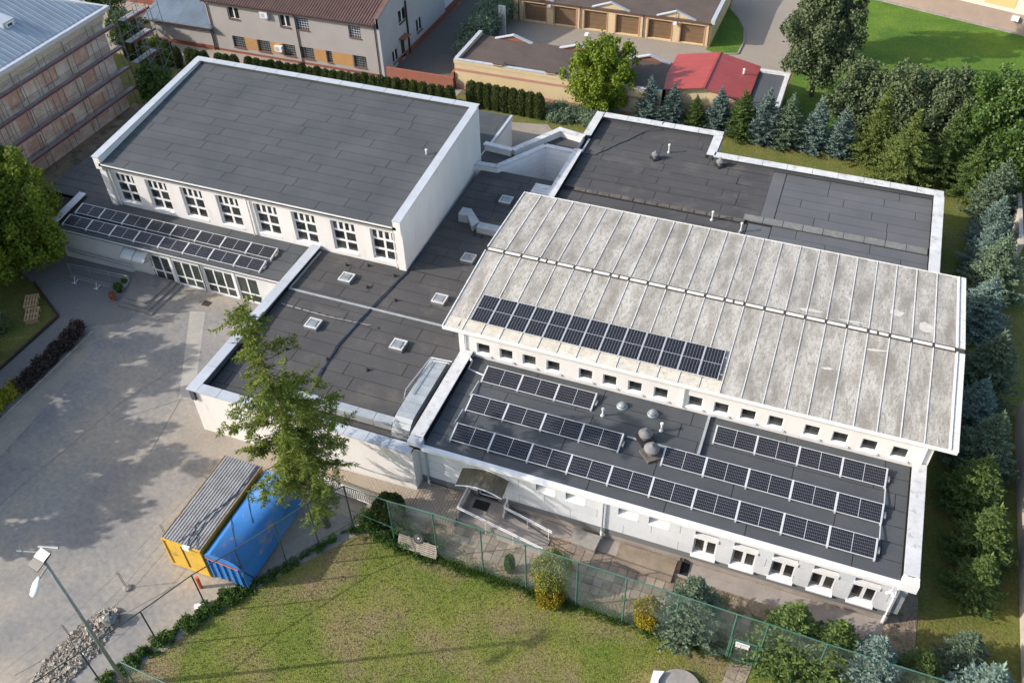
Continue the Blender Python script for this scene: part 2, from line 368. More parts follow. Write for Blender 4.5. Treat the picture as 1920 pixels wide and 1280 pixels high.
for x0_, y0_, x1_, y1_ in ((-35.2, 30.0, -34.2, 25.2), (-37.9, 26.7, -35.0, 29.7), (-45.1, 30.5, -40.3, 36.7), (-40.8, 14.5, -38.6, 28.0), (-38.6, 28.0, -36.6, 33.6), (-31.6, 11.0, -27.0, 18.2)):
    dv = Vector((x1_-x0_, y1_-y0_)).normalized(); nv = Vector((-dv.y, dv.x))*.022
    sheet('yard_joint', [(x0_-nv.x, y0_-nv.y), (x1_-nv.x, y1_-nv.y), (x1_+nv.x, y1_+nv.y), (x0_+nv.x, y0_+nv.y)][::-1], 0.0095, M['joint_y'])
sheet('garden_bed', [(-80, 20), (-48.6, 22.0), (-48.3, 33.4), (-52.6, 35.8), (-58, 38), (-80, 38)], 0.012, M['grass_back'])
LAWN = [(-34.0, -4.0), (-28.3, 9.8), (-25.55, 14.4), (-24.2, 17.1), (-22.9, 19.4), (-21.6, 21.3), (-20.3, 23.0), (-19.4, 24.4), (-17.1, 24.3), (12, 24.0), (30, 24), (30, -20), (-34, -20)]
sheet('lawn', LAWN, 0.012, M['grass'])
sheet('back_paving', [(-62, 55.5), (-18, 55.5), (-18, 63), (-24, 69.8), (-33, 68.0), (-62, 67.4)], 0.0, M['yard_dust'])
sheet('building_site_ground', [(-63, 37), (-49.5, 37), (-49.5, 57), (-63, 61)], 0.004, M['earth'])
sheet('alley_paving', [(-42.2, 72.6), (-33.5, 72.6), (-33.5, 130), (-42.2, 130)], 0.0, M['court_dark'])
sheet('garage_court', [(-35.5, 79.5), (-13.0, 79.5), (-11.3, 82.5), (-10.6, 88.5), (-13.5, 89.6), (-35.5, 90.2)], 0.006, M['court'])
sheet('road', [(-14.5, 79.0), (-4.9, 74), (-4.6, 90), (-5.8, 98), (-6.6, 130), (-14.5, 130), (-13.2, 99)], 0.004, M['court'])
sheet('far_lawn', [(-4.4, 74.6), (60, 74.6), (60, 89.5), (24, 100.2), (3.8, 106.6), (-2, 108), (-5.4, 100), (-4.4, 90)], 0.008, M['grass_far'])
sheet('verge', [(-13.6, 89.0), (-12.4, 88.4), (-10.4, 89.1), (-10.35, 92), (-10.9, 95.0), (-12.0, 97.5), (-13.3, 99.5), (-13.8, 99.5)], 0.012, M['grass_far'])
b = MB()
kp = [(-12.4, 88.3), (-10.35, 89.0), (-10.25, 92), (-10.8, 95.1), (-11.9, 97.6), (-13.2, 99.6)]
for a, c in zip(kp[:-1], kp[1:]):
    d = Vector((c[0]-a[0], c[1]-a[1])).normalized(); nn = Vector((d.y, -d.x))*0.07
    b.prism([(a[0]-nn.x, a[1]-nn.y), (c[0]-nn.x, c[1]-nn.y), (c[0]+nn.x, c[1]+nn.y), (a[0]+nn.x, a[1]+nn.y)][::-1], -0.02, 0.12)
tag(b.build('road_kerb', M['concrete']), kind='structure')
sheet('neighbour_yard', [(-90, 69.2), (-34, 69.2), (-34, 73.4), (-62, 73.4), (-62, 73), (-90, 90)], 0.003, M['yard_dust'])

# ---------------------------------------------------------------- building helpers
class Wall:
    """plane wall seen from its right-hand side (walking from p0 to p1)"""
    def __init__(s, p0, p1):
        s.p0 = Vector((p0[0], p0[1])); d = Vector((p1[0]-p0[0], p1[1]-p0[1])); s.L = d.length
        s.t = d.normalized(); s.n = Vector((s.t.y, -s.t.x))
    def P(s, a, d, z):
        q = s.p0+s.t*a+s.n*d
        return (q.x, q.y, z)
    def box(s, b, a0, a1, d0, d1, z0, z1):
        P = s.P
        return b.hexa([P(a0, d1, z0), P(a1, d1, z0), P(a1, d0, z0), P(a0, d0, z0), P(a0, d1, z1), P(a1, d1, z1), P(a1, d0, z1), P(a0, d0, z1)])
    def face(s, b, z0, z1, ops=(), rev=0.2, d=0.0, a0=0.0, a1=None):
        a1 = s.L if a1 is None else a1
        S = sorted({a0, a1, *[x for o in ops for x in o[:2]]}); Z = sorted({z0, z1, *[x for o in ops for x in o[2:4]]})
        for i in range(len(S)-1):
            for j in range(len(Z)-1):
                cs, cz = (S[i]+S[i+1])/2, (Z[j]+Z[j+1])/2
                if any(o[0] < cs < o[1] and o[2] < cz < o[3] for o in ops): continue
                b.quad(s.P(S[i], d, Z[j]), s.P(S[i+1], d, Z[j]), s.P(S[i+1], d, Z[j+1]), s.P(S[i], d, Z[j+1]))
        for o in ops:
            x0, x1, y0, y1 = o[:4]; e = d-rev
            b.quad(s.P(x0, d, y0), s.P(x0, e, y0), s.P(x1, e, y0), s.P(x1, d, y0))
            b.quad(s.P(x0, d, y1), s.P(x1, d, y1), s.P(x1, e, y1), s.P(x0, e, y1))
            b.quad(s.P(x0, d, y0), s.P(x0, d, y1), s.P(x0, e, y1), s.P(x0, e, y0))
            b.quad(s.P(x1, d, y0), s.P(x1, e, y0), s.P(x1, e, y1), s.P(x1, d, y1))
        return b
    def window(s, parent, a0, a1, z0, z1, cells=None, rev=0.2, bar=0.05, mf='white', mg='glass', sill=None, sillm='white', name='window', d=0.0, th=0.05):
        """frame > panes; cells are fractions of the opening (x0, x1, z0, z1)"""
        cells = cells or [(0, 1, 0, 1)]
        f = MB(); w, h = a1-a0, z1-z0; e = d-rev
        C = [(a0+c[0]*w, a0+c[1]*w, z0+c[2]*h, z0+c[3]*h) for c in cells]
        for x0, x1, y0, y1 in C:
            s.box(f, x0, x0+bar, e, e+th, y0, y1); s.box(f, x1-bar, x1, e, e+th, y0, y1)
            s.box(f, x0+bar, x1-bar, e, e+th, y0, y0+bar); s.box(f, x0+bar, x1-bar, e, e+th, y1-bar, y1)
        fo = f.build(name, M[mf], parent)
        for x0, x1, y0, y1 in C:
            g = MB(); s.box(g, x0+bar, x1-bar, e-0.03, e+th*0.4, y0+bar, y1-bar); g.build('pane', M[mg], fo)
        if sill:
            q = MB(); P = s.P; so = sill
            q.hexa([P(a0, d+so, z0-0.05), P(a1, d+so, z0-0.05), P(a1, e+th+0.003, z0-0.05), P(a0, e+th+0.003, z0-0.05),
                    P(a0, d+so, z0+0.004), P(a1, d+so, z0+0.004), P(a1, e+th+0.003, z0+0.05), P(a0, e+th+0.003, z0+0.05)])
            q.build('sill', M[sillm], fo)
        return fo

def copings(parent, x0, y0, x1, y1, z, m, seg=2.0, th=0.06, over=0.03, gap=0.03):
    """cover sheets along the long side of a rectangle"""
    alongx = (x1-x0) > (y1-y0); L = (x1-x0) if alongx else (y1-y0); n = max(1, round(L/seg)); st = L/n
    zz = z if callable(z) else (lambda x, y: z)
    for i in range(n):
        a, c = i*st+gap/2, (i+1)*st-gap/2
        if alongx: X0, X1, Y0, Y1 = x0+a, x0+c, y0-over, y1+over
        else: X0, X1, Y0, Y1 = x0-over, x1+over, y0+a, y0+c
        p = [(X0, Y0), (X1, Y0), (X1, Y1), (X0, Y1)]
        MB().prism(p, [zz(*q) for q in p], [zz(*q)+th for q in p]).build('coping', M[m], parent)

def parapet(parent, x0, y0, x1, y1, zb, z, m='coping', mw='felt', seg=2.0, name='parapet'):
    zz = z if callable(z) else (lambda x, y: z)
    e = 0.17 if mw == 'felt' else 0.0
    p = [(x0+e, y0+e), (x1-e, y0+e), (x1-e, y1-e), (x0+e, y1-e)]
    if (x1-x0) > (y1-y0): p = [(x0, y0+e), (x1, y0+e), (x1, y1-e), (x0, y1-e)]
    else: p = [(x0+e, y0), (x1-e, y0), (x1-e, y1), (x0+e, y1)]
    MB().prism(p, zb, [zz(*q)-0.002 for q in p]).build(name, M[mw], parent)
    copings(parent, x0, y0, x1, y1, z, m, seg)

RS = random.Random(5)
def felt(parent, x0, x1, y0, y1, zf, m, L=5.0, W=1.0, gap=0.040, th=0.016, skew=None):
    """overlapping felt sheets laid in rows along x"""
    n = max(1, round((y1-y0)/W)); w = (y1-y0)/n
    for j in range(n):
        ya, yb = y0+j*w+gap/2, y0+(j+1)*w-gap/2
        X0_ = x0((ya+yb)/2) if callable(x0) else x0; X1_ = x1((ya+yb)/2) if callable(x1) else x1
        x = X0_-RS.uniform(0.1, 0.9)*L
        while x < X1_:
            l = L*RS.choice((1.0, 1.0, 1.0, 0.8, 1.15))
            a, c = max(x, X0_), min(x+l, X1_)
            if c-a > 0.15:
                p = [(a+gap/2, ya), (c-gap/2, ya), (c-gap/2, yb), (a+gap/2, yb)]
                z = [zf(*q) for q in p]
                MB().prism(p, [q-0.004 for q in z], [q+th+RS.uniform(0, 0.004) for q in z]).build('roofing_sheet', M[m], parent)
            x += l

def slab(parent, pts, zf, m='joint', th=0.25, name='roof'):
    return MB().prism(pts, [zf(*p)-th for p in pts], [zf(*p) for p in pts]).build(name, M[m], parent)

def rect(x0, x1, y0, y1): return [(x0, y0), (x1, y0), (x1, y1), (x0, y1)]

def pipe(parent, pts, r=0.05, m='white', name='downpipe', n=8):
    return MB().path(pts, r, n).build(name, M[m], parent, smooth=False)

M['step_pale'] = mat('pale_step_felt', (0.22, 0.225, 0.215), (0.17, 0.175, 0.17), rough=.9, scale=3, speck=.2, rand=.12, c3=(0.30, 0.28, 0.23), s3=1.2, lo3=.55, hi3=.7)
# ================================================================ the school
# ---- sports hall
GX0, GX1, GY0, GY1 = -49.6, -24.85, 42.9, 57.4
gl = lambda y: GX0-(y-42.9)*0.077          # the side walls are slightly skewed
gr = lambda y: GX1-(y-42.9)*0.033
gym = thing('sports_hall', 'tall cream sports hall with dark felt roof and eight big white windows', 'building', (-37, 49, 0))
gz = lambda x, y: 7.10+(y-42.5)*0.060          # roof
gp_ = lambda x, y: 7.58+(y-42.5)*0.040         # parapet top
W = Wall((GX0, GY0), (GX1, GY0))
wc = [-47.83, -44.95, -41.9, -38.85, -35.7, -32.65, -29.55, -26.5]
ops = [(x-0.93-GX0, x+0.93-GX0, 3.66, 6.2) for x in wc]
b = MB(); W.face(b, 2.0, 6.85, ops, rev=0.26)
b.quad((GX1, GY0, 0), (gr(GY1), GY1, 0), (gr(GY1), GY1, gp_(0, GY1)-.02), (GX1, GY0, gp_(0, GY0)-.02)); b.quad((gl(GY1), GY1, 0), (GX0, GY0, 0), (GX0, GY0, gp_(0, GY0)-.02), (gl(GY1), GY1, gp_(0, GY1)-.02)); Wall((gr(GY1), GY1), (gl(GY1), GY1)).face(b, 0, 7.9)
b.build('wall', M['plaster'], gym)
for o in ops:
    cells = [(i/4, (i+1)/4, 0.66, 1.0) for i in range(4)]+[(0, .5, .33, .66), (.5, 1, .33, .66), (0, .5, 0, .33), (.5, 1, 0, .33)]
    W.window(gym, o[0], o[1], o[2], o[3], cells, rev=0.25, bar=0.085, sill=0.06)
# end piers and drain boards on the front
for a0, a1 in ((0.0, 0.55), (W.L-0.55, W.L)):
    b = MB(); W.box(b, a0, a1, 0.003, 0.24, 2.6, 7.0); b.build('pier', M['plaster'], gym)
b = MB(); W.box(b, 0.55, W.L-0.55, 0.003, 0.20, 6.70, 6.98); b.build('fascia', M['plaster'], gym)
b = MB(); W.box(b, 0.55, W.L-0.55, 0.22, 0.48, 6.985, 7.10); b.build('gutter', M['white'], gym)
for a in (0.75, 12.55, W.L-0.75):
    pipe(gym, [W.P(a, 0.12, 6.6), W.P(a, 0.12, 3.35)], 0.06, 'plaster')
slab(gym, [(gl(42.45)+.3, 42.45), (gr(42.45)-.3, 42.45), (gr(57)-.3, 57), (gl(57)+.3, 57)], gz)
felt(gym, lambda y: gl(y)+0.52, lambda y: gr(y)-0.52, 42.42, GY1-0.47, gz, 'felt')
for fx, o0, o1 in ((gl, -0.08, 0.5), (gr, -0.5, 0.08)):
    ya, yb = 42.45, GY1-0.41
    p = [(fx(ya)+o0+.04*(o0 > -.2), ya), (fx(ya)+o1-.04*(o1 < .2), ya), (fx(yb)+o1-.04*(o1 < .2), yb), (fx(yb)+o0+.04*(o0 > -.2), yb)]
    MB().prism(p, 6.6, [gp_(*q)-.012 for q in p]).build('parapet', M['plaster'], gym)
    for k in range(2):
        y0_, y1_ = (42.42, 50.2) if k == 0 else (50.23, GY1-0.5)
        p = [(fx(y0_)+o0-.02, y0_), (fx(y0_)+o1+.02, y0_), (fx(y1_)+o1+.02, y1_), (fx(y1_)+o0-.02, y1_)]
        MB().prism(p, [gp_(*q) for q in p], [gp_(*q)+.06 for q in p]).build('coping', M['coping'], gym)
p = rect(gl(57)+.02, gr(57)-.02, GY1-0.4, GY1-.005); MB().prism(p, 7.0, [gp_(*q)-0.012 for q in p]).build('parapet', M['felt'], gym)
copings(gym, gl(57.4)-0.08, GY1-0.47, gr(57.4)+0.08, GY1+0.08, lambda x, y: gp_(x, GY1), 'coping', seg=1.97, gap=.04)
MB().tube((-26.6, 50.6, gz(0, 50.6)), (-26.6, 50.6, gz(0, 50.6)+0.35), 0.05).tube((-26.6, 50.6, gz(0, 50.6)+0.35), (-26.6, 50.6, gz(0, 50.6)+0.42), 0.10).build('roof_vent', M['white'], gym)

# ---- low annex west of the hall
wa = thing('west_annex', 'low dark-roofed annex between the sports hall and the scaffolded brick building', 'building', (-54, 48, 0))
f_ = lambda x, y: 2.6
slab(wa, rect(-57.0, GX0-0.02, 43.3, 55.0), f_); felt(wa, -57.0, GX0-0.05, 43.3, 55.0, f_, 'felt', L=4)
b = MB(); Wall((-57, 43.5), (GX0, 43.5)).face(b, 0, 2.35); Wall((-57, 55), (-57, 43.5)).face(b, 0, 2.35); b.build('wall', M['plaster_d'], wa)

# ---- entrance building
eh = thing('entrance_building', 'low entrance building with glazed front and two rows of solar panels', 'building', (-42, 41, 0))
ez = lambda x, y: 2.92+(y-39.2)*0.11
W = Wall((-52.6, 39.4), (-32.2, 39.4))
gx = -52.6
units = [(-44.42, -42.55), (-42.28, -39.95), (-39.6, -37.1), (-36.85, -35.1)]
ops = [(a-gx, c-gx, 0.05, 2.25) for a, c in units]
b = MB(); W.face(b, 0, 2.75, ops, rev=0.12); Wall((-52.6, 42.9), (-52.6, 39.4)).face(b, 0, 2.75)
b.build('wall', M['plaster_d'], eh)
W.window(eh, ops[0][0], ops[0][1], 0.05, 2.25, [(0, .12, 0, .42), (0, .12, .42, 1), (.12, .56, 0, .36), (.12, .56, .36, 1), (.56, 1, 0, .36), (.56, 1, .36, 1)], rev=0.12, bar=0.06, mg='glass_g', name='door')
for o in ops[1:3]:
    W.window(eh, o[0], o[1], 0.05, 2.25, [(i/3, (i+1)/3, j[0], j[1]) for i in range(3) for j in ((0, .33), (.33, 1))], rev=0.12, bar=0.055, mg='glass_g')
o = ops[3]; W.window(eh, o[0], o[1], 0.05, 2.25, [(i/2, (i+1)/2, j[0], j[1]) for i in range(2) for j in ((0, .33), (.33, 1))], rev=0.12, bar=0.055, mg='glass_g')
for a in (-39.78, -37.0, -42.42): 
    b = MB(); W.box(b, a-gx-0.11, a-gx+0.11, 0.004, 0.05, 0.05, 2.5); b.build('mullion', M['white'], eh)
pipe(eh, [W.P(-39.72-gx, 0.11, 2.7), W.P(-39.72-gx, 0.11, 0.1)], 0.05, 'galv_d')
slab(eh, rect(-52.6, -32.25, 39.2, 42.88), ez); felt(eh, -52.1, -32.25, 39.22, 42.86, ez, 'felt', L=5, W=0.92)
b = MB(); W.box(b, 0.3, W.L-0.1, 0.10, 0.24, 2.78, 2.90); b.build('gutter', M['plaster_d'], eh)
parapet(eh, -52.75, 39.3, -52.2, 42.86, 2.6, lambda x, y: 3.18+(y-39.3)*0.11, 'coping')
b = MB()
b.path([(-52.0, 39.25, 1.05), (-46.0, 39.25, 0.95)], 0.025).path([(-52.0, 39.25, 0.75), (-46.0, 39.25, 0.65)], 0.025)
for x in (-51.5, -49.3, -47.1, -46.2): b.tube((x, 39.4, 0.8), (x, 39.25, 0.8), 0.015)
b.build('wall_handrail', M['galv_d'], eh)

# ---- middle flat-roofed building
mid = thing('middle_building', 'flat-roofed middle building with six skylights and a cream corner wall by the yard', 'building', (-25, 36, 0))
def az(x, y): return 3.02+0.33*min(1.0, max(0.0, (y-28)/10.0))
Ws = Wall((-32.15, 27.98), (-17.46, 27.98)); b = MB(); Ws.face(b, 0, 3.672)
Wall((-17.46, 27.98), (-17.46, 28.9)).face(b, 0, 3.672); Wall((-32.15, 42.8), (-32.15, 27.98)).face(b, 0, 3.672); b.build('wall', M['plaster'], mid)
b = MB(); Wall((-18.1, 56.4), (-24.8, 56.4)).face(b, 0, 3.3); b.build('rear_wall', M['plaster'], mid)
slab(mid, rect(-31.7, -18.05, 28.3, 38), az); slab(mid, rect(-31.7, -18.05, 38.0, 42.85), az); slab(mid, rect(-24.8, -18.05, 42.85, 56.4), az)
felt(mid, -31.6, -18.02, 28.4, 42.86, az, 'felt_warm', L=4.6); felt(mid, -24.8, -18.02, 42.9, 56.38, az, 'felt_warm', L=4.6)
parapet(mid, -32.25, 27.82, -31.6, 42.85, 2.9, 3.68, 'coping', seg=2.1)
parapet(mid, -31.56, 27.85, -17.5, 28.5, 2.9, 3.68, 'coping', seg=1.45)
b = MB()
b.box(-32.0+0.45, 38.28, az(0, 38.4)+0.02, -18.9, 38.40, az(0, 38.4)+0.10); b.box(-31.58, 38.45, az(0, 39)+0.02, -31.46, 42.6, az(0, 39)+0.10)
b.build('cable_tray', M['galv'], mid)
b = MB(); b.path([(-31.3, 36.9, 3.35), (-30.8, 36.85, 3.35), (-27.9, 36.75, 3.35), (-24.6, 36.9, 3.36)], 0.012); b.build('lightning_wire', M['galv'], mid)
for i in range(12):
    x = -30.9+i*0.62
    MB().box(x-0.07, 36.78, 3.30, x+0.07, 36.92, 3.36).build('wire_support', M['rubber'], mid)
for i, (x, y) in enumerate([(-23.03, 33.3), (-25.83, 33.3), (-28.73, 33.25), (-27.6, 42.3), (-29.07, 41.86), (-25.39, 41.9), (-22.0, 48.0), (-21.4, 47.9), (-26.6, 40.2), (-24.2, 39.6)]):
    MB().lathe(x, y, [(0.16, az(x, y)), (0.13, az(x, y)+0.05), (0.07, az(x, y)+0.16), (0.07, az(x, y)+0.2)], 10).build('roof_drain', M['rubber'], mid)
# handrail on the front wall
b = MB(); b.path([Ws.P(6.2, 0.10, 1.15), Ws.P(9.6, 0.10, 1.15), Ws.P(12.0, 0.10, 0.95), Ws.P(14.3, 0.10, 1.0)], 0.022)
b.build('wall_handrail', M['galv_d'], mid)

# ---- rear wing with chamfered link
rw = thing('rear_wing', 'rear wing with patched dark felt roof inside a weathered white parapet', 'building', (-5, 58, 0))
rz = lambda x, y: 3.42
slab(rw, rect(-18.0, 8.95, 49.0, 63.4), rz); slab(rw, rect(-18.0, -7.9, 63.4, 66.6), rz)
felt(rw, -17.95, -3.9, 49.6, 55.5, rz, 'felt_warm'); felt(rw, -17.95, -3.2, 56.5, 63.3, rz, 'felt_warm'); felt(rw, -17.95, -8.6, 63.3, 66.3, rz, 'felt_warm')
felt(rw, -2.2, 8.35, 49.6, 55.9, rz, 'felt_new'); felt(rw, -2.2, 8.35, 56.8, 63.0, rz, 'felt_new')
MB().box(-3.2, 56.75, 3.40, -2.25, 63.0, 3.44).build('roofing_sheet', M['felt_new'], rw)
MB().box(-3.85, 49.6, 3.40, -2.25, 55.7, 3.434).build('roofing_sheet', M['felt_new'], rw)
for i in range(14):      # stone-like step blocks along the seam
    x = -17.0+i*0.92
    if x > -4.3: break
    MB().box(x, 55.58, 3.4, x+0.86, 55.98, 3.52).build('step_block', M['silt'], rw)
MB().box(-17.9, 55.53, 3.4, -4.2, 55.58, 3.5).build('tar_seam', M['tar'], rw)
MB().box(-17.9, 55.99, 3.4, -3.9, 56.48, 3.46).build('roofing_sheet', M['felt_warm'], rw)
for i in range(9):
    x = -4.3+i*1.40
    MB().box(x, 56.0, 3.4, x+1.36, 56.7, 3.50).build('step_block', M['step_pale'], rw)
for (x0, y0, x1, y1) in ((-5.6, 60.4, -4.6, 60.46), (-5.6, 60.4, -5.55, 61.7), (-5.6, 61.66, -4.4, 61.71), (-5.2, 58.0, -4.2, 58.06), (-5.2, 58.0, -5.14, 59.3), (-16.9, 57.6, -4, 57.66), (-10.2, 62.3, -3.4, 62.37)):
    MB().box(x0, y0, 3.4, x1, y1, 3.442).build('tar_seam', M['tar'], rw)
b = MB()
for a, c in (((8.9, 36.2), (8.9, 63.5)), ((8.9, 63.5), (-7.9, 63.5)), ((-7.9, 63.5), (-7.9, 66.7)), ((-7.9, 66.7), (-18.45, 66.7)), ((-18.45, 66.7), (-18.45, 50))):
    Wall(a, c).face(b, 0, 3.85)
b.build('wall', M['plaster'], rw)
parapet(rw, 8.35, 49.0, 9.0, 62.9, 3.3, 3.86, 'coping_w', seg=3.4); parapet(rw, -7.95, 62.95, 9.0, 63.6, 3.3, 3.86, 'coping_w', seg=1.85)
parapet(rw, -8.5, 63.1, -7.85, 66.1, 3.3, 3.86, 'coping_w', seg=3.0); parapet(rw, -17.85, 66.15, -7.85, 66.8, 3.3, 3.86, 'coping_w', seg=2.0)
parapet(rw, -18.55, 50.2, -17.95, 60.6, 3.3, 3.86, 'coping_w', seg=3.4); parapet(rw, -18.55, 62.9, -17.95, 66.8, 3.3, 3.86, 'coping_w', seg=3.6)
MB().box(-18.1, 60.7, 3.5, -17.95, 62.85, 3.62).build('edge_trim', M['galv'], rw)
# roof fittings
M['cowl'] = mat('dull_cowl', (0.20, 0.20, 0.205), (0.15, 0.15, 0.155), rough=.75, scale=5)
def onion(x, y, z, h=1.0):
    t = MB(); t.cm = 0
    t.obox((x, y), 45, 0.42*h, 0.42*h, z, z+0.12*h); base = t
    return base, MB().lathe(x, y, [(0.20*h, z+0.12*h), (0.20*h, z+0.30*h), (0.33*h, z+0.33*h), (0.36*h, z+0.48*h), (0.38*h, z+0.50*h), (0.30*h, z+0.60*h), (0.16*h, z+0.70*h), (0.07*h, z+0.80*h), (0.06*h, z+0.90*h)], 18)
def put_vent(parent, x, y, z, h, mb='tar'):
    a, c = onion(x, y, z, h); o = c.build('ventilation_cowl', M['cowl'], parent); a.build('base', M[mb], o)
def put_pipe(parent, x, y, z, h=0.7):
    o = MB().tube((x, y, z), (x, y, z+h), 0.055, 8).lathe(x, y, [(0.09, z+h-0.08), (0.10, z+h), (0.06, z+h+0.05)], 10).build('vent_pipe', M['white'], parent)
    MB().lathe(x, y, [(0.14, z), (0.12, z+0.08), (0.06, z+0.14)], 10).build('collar', M['galv'], o)
put_vent(rw, -12.3, 61.9, 3.43, 0.85); put_vent(rw, -7.3, 62.5, 3.43, 0.85)
for x, y in ((-11.5, 63.1), (-6.4, 55.2), (-4.2, 54.5)): put_pipe(rw, x, y, 3.43, 0.75)
b = MB(); b.path([(-4.25, 54.4, 3.55), (-4.3, 53.5, 3.5), (-4.35, 52.8, 3.55)], 0.05); b.build('cable_conduit', M['galv'], rw)

lk = thing('link_corridor', 'chamfered link corridor roof joining the sports hall to the rear wing', 'building', (-21, 60, 0))
S_ = [(-25.6, 56.0), (-23.4, 56.1), (-20.85, 60.15), (-18.45, 60.05)]
Nn = [(-25.6, 59.3), (-23.3, 59.1), (-20.7, 63.3), (-18.45, 62.85)]
slab(lk, S_+Nn[::-1], lambda x, y: 3.3, 'felt_warm')
b = MB()
for k in range(8):      # clapboard siding on the chamfered south wall
    for a, c in ((S_[1], S_[2]), (S_[2], S_[3]), (S_[0], S_[1])):
        w = Wall(a, c); MBk = MB(); w.box(MBk, 0, w.L-0.003, -0.04, 0.04, 0.2+k*0.44, 0.2+k*0.44+0.425); MBk.build('siding_board', M['white'], lk)
for a, c in ((Nn[3], Nn[2]), (Nn[2], Nn[1])): Wall(a, c).face(b, 0, 3.7)
b.build('wall', M['plaster'], lk)
CK = 0
for pts, sgn in ((S_, 1), (Nn, -1)):
    for a, c in zip(pts[:-1], pts[1:]):
        w = Wall(a, c); n = max(1, round(w.L/1.7)); st = w.L/n
        d0, d1 = (-0.42, 0.05) if sgn > 0 else (-0.05, 0.45)
        q = MB(); w.box(q, 0, w.L, d0+0.05, d1-0.06, 3.25, 3.80); q.build('parapet', M['plaster'], lk)
        for i in range(n):
            q = MB(); w.box(q, i*st+0.012-(.12 if i == 0 else 0), (i+1)*st-0.012+(.12 if i == n-1 else 0), d0, d1, 3.80+CK*.003, 3.87+CK*.003); CK += 1; q.build('coping', M['coping_w'], lk)

ax = thing('rear_annex', 'small grey-roofed annex behind the right end of the sports hall', 'building', (-30, 62, 0))
slab(ax, rect(-36.5, -25.9, 57.5, 65.5), lambda x, y: 2.85, 'felt_new')
felt(ax, -36.5, -25.95, 57.5, 65.4, lambda x, y: 2.85, 'felt', L=4)
b = MB(); Wall((-25.85, 57.3), (-25.85, 65.5)).face(b, 0, 2.62); Wall((-25.85, 65.5), (-36.5, 65.5)).face(b, 0, 2.62); b.build('wall', M['plaster'], ax)
MB().box(-25.95, 57.3, 2.58, -25.72, 65.55, 2.90).build('edge_trim', M['coping'], ax)
# ---- front low wing (grey cladding, rows of panels)
fw = thing('front_wing', 'low front wing clad in pale grey panels with five white windows', 'building', (-4, 32, 0))
CX0, CX1 = -17.45, 8.42
cz = lambda x, y: 3.78+(y-28.5)*0.012
W = Wall((CX0, 28.75), (CX1, 28.75))
big = [-1.07, 0.95, 2.94, 4.93, 6.91]; small = [-9.9, -8.2, -5.26, -3.6]
opb = [(x-0.60-CX0, x+0.60-CX0, 1.0, 2.98) for x in big]; ops_ = [(x-0.54-CX0, x+0.54-CX0, 2.36, 3.02) for x in small]
opd = [(-13.95-CX0, -12.75-CX0, 0.42, 2.5)]
ops = opb+ops_+opd
b = MB(); W.face(b, 0.9, 3.74, ops, rev=0.28, d=-0.012)
b.build('wall', M['clad_joint'], fw)
b = MB(); W.face(b, -0.05, 0.9, [(opd[0][0], opd[0][1], 0.42, 0.9)], rev=0.28, d=-0.05); b.build('plinth', M['concrete_d'], fw)
# cladding boards: four courses, staggered joints, cut round the openings
def cut(rc, ops):
    out = [rc]
    for o in ops:
        new = []
        for (a0, a1, z0, z1) in out:
            if o[1] <= a0 or o[0] >= a1 or o[3] <= z0 or o[2] >= z1: new.append((a0, a1, z0, z1)); continue
            if o[0] > a0: new.append((a0, o[0], z0, z1))
            if o[1] < a1: new.append((o[1], a1, z0, z1))
            if o[2] > z0: new.append((max(a0, o[0]), min(a1, o[1]), z0, o[2]))
            if o[3] < z1: new.append((max(a0, o[0]), min(a1, o[1]), o[3], z1))
        out = new
    return out
zc = [0.90, 1.63, 2.36, 3.05, 3.74]
for k in range(4):
    x = -(k % 2)*1.5
    while x < W.L:
        a0, a1 = max(0, x), min(W.L, x+3.0)
        q = MB(); g = 0.012
        for r_ in cut((a0+g, a1-g, zc[k]+g, zc[k+1]-g), ops):
            if r_[1]-r_[0] > 0.02 and r_[3]-r_[2] > 0.02:
                q = MB(); W.box(q, r_[0], r_[1], -0.012, 0.012, r_[2], r_[3]); q.build('facade_panel', M['clad'], fw)
        x += 3.0
Wr = Wall((CX1, 28.75), (CX1, 36.0)); b = MB(); Wr.face(b, 0, 3.74); Wall((CX0, 36.0), (CX0, 28.75)).face(b, 0, 3.74); b.build('side_wall', M['clad'], fw)
for k in range(5):
    q = MB(); q.box(CX1+0.004, 28.72, 0.95+k*0.56, CX1+0.32, 28.85, 0.95+k*0.56+0.54); q.build('facade_panel', M['galv'], fw)
for o in opb:      # shutter box above two panes, deep white sill
    f = W.window(fw, o[0], o[1], 1.08, 2.45, [(0, .5, 0, 1), (.5, 1, 0, 1)], rev=0.20, bar=0.085)
    q = MB(); W.box(q, o[0]+0.0, o[1]+0.04, -0.16, 0.06, 2.44, 2.68); q.build('shutter_box', M['white'], f)
    q = MB(); W.box(q, o[0], o[1], -0.20, -0.16, 2.69, 2.98); q.build('lintel_panel', M['clad_joint'], f)
    q = MB(); P = W.P; q.hexa([P(o[0]-.05, 0.13, 0.84), P(o[1]+.05, 0.13, 0.84), P(o[1]+.05, -0.14, 0.84), P(o[0]-.05, -0.14, 0.84), P(o[0]-.05, 0.13, 0.93), P(o[1]+.05, 0.13, 0.93), P(o[1]+.05, -0.14, 1.10), P(o[0]-.05, -0.14, 1.10)]); q.build('sill', M['white'], f)
for o in ops_:
    f = W.window(fw, o[0], o[1], 2.66, 3.02, [(0, 1, 0, 1)], rev=0.26, bar=0.05)
    q = MB(); P = W.P
    q.hexa([P(o[0], 0.04, 2.34), P(o[1], 0.04, 2.34), P(o[1], -0.26, 2.34), P(o[0], -0.26, 2.34), P(o[0], 0.04, 2.42), P(o[1], 0.04, 2.42), P(o[1], -0.26, 2.68), P(o[0], -0.26, 2.68)])
    q.build('sill', M['white'], f)
o = opd[0]
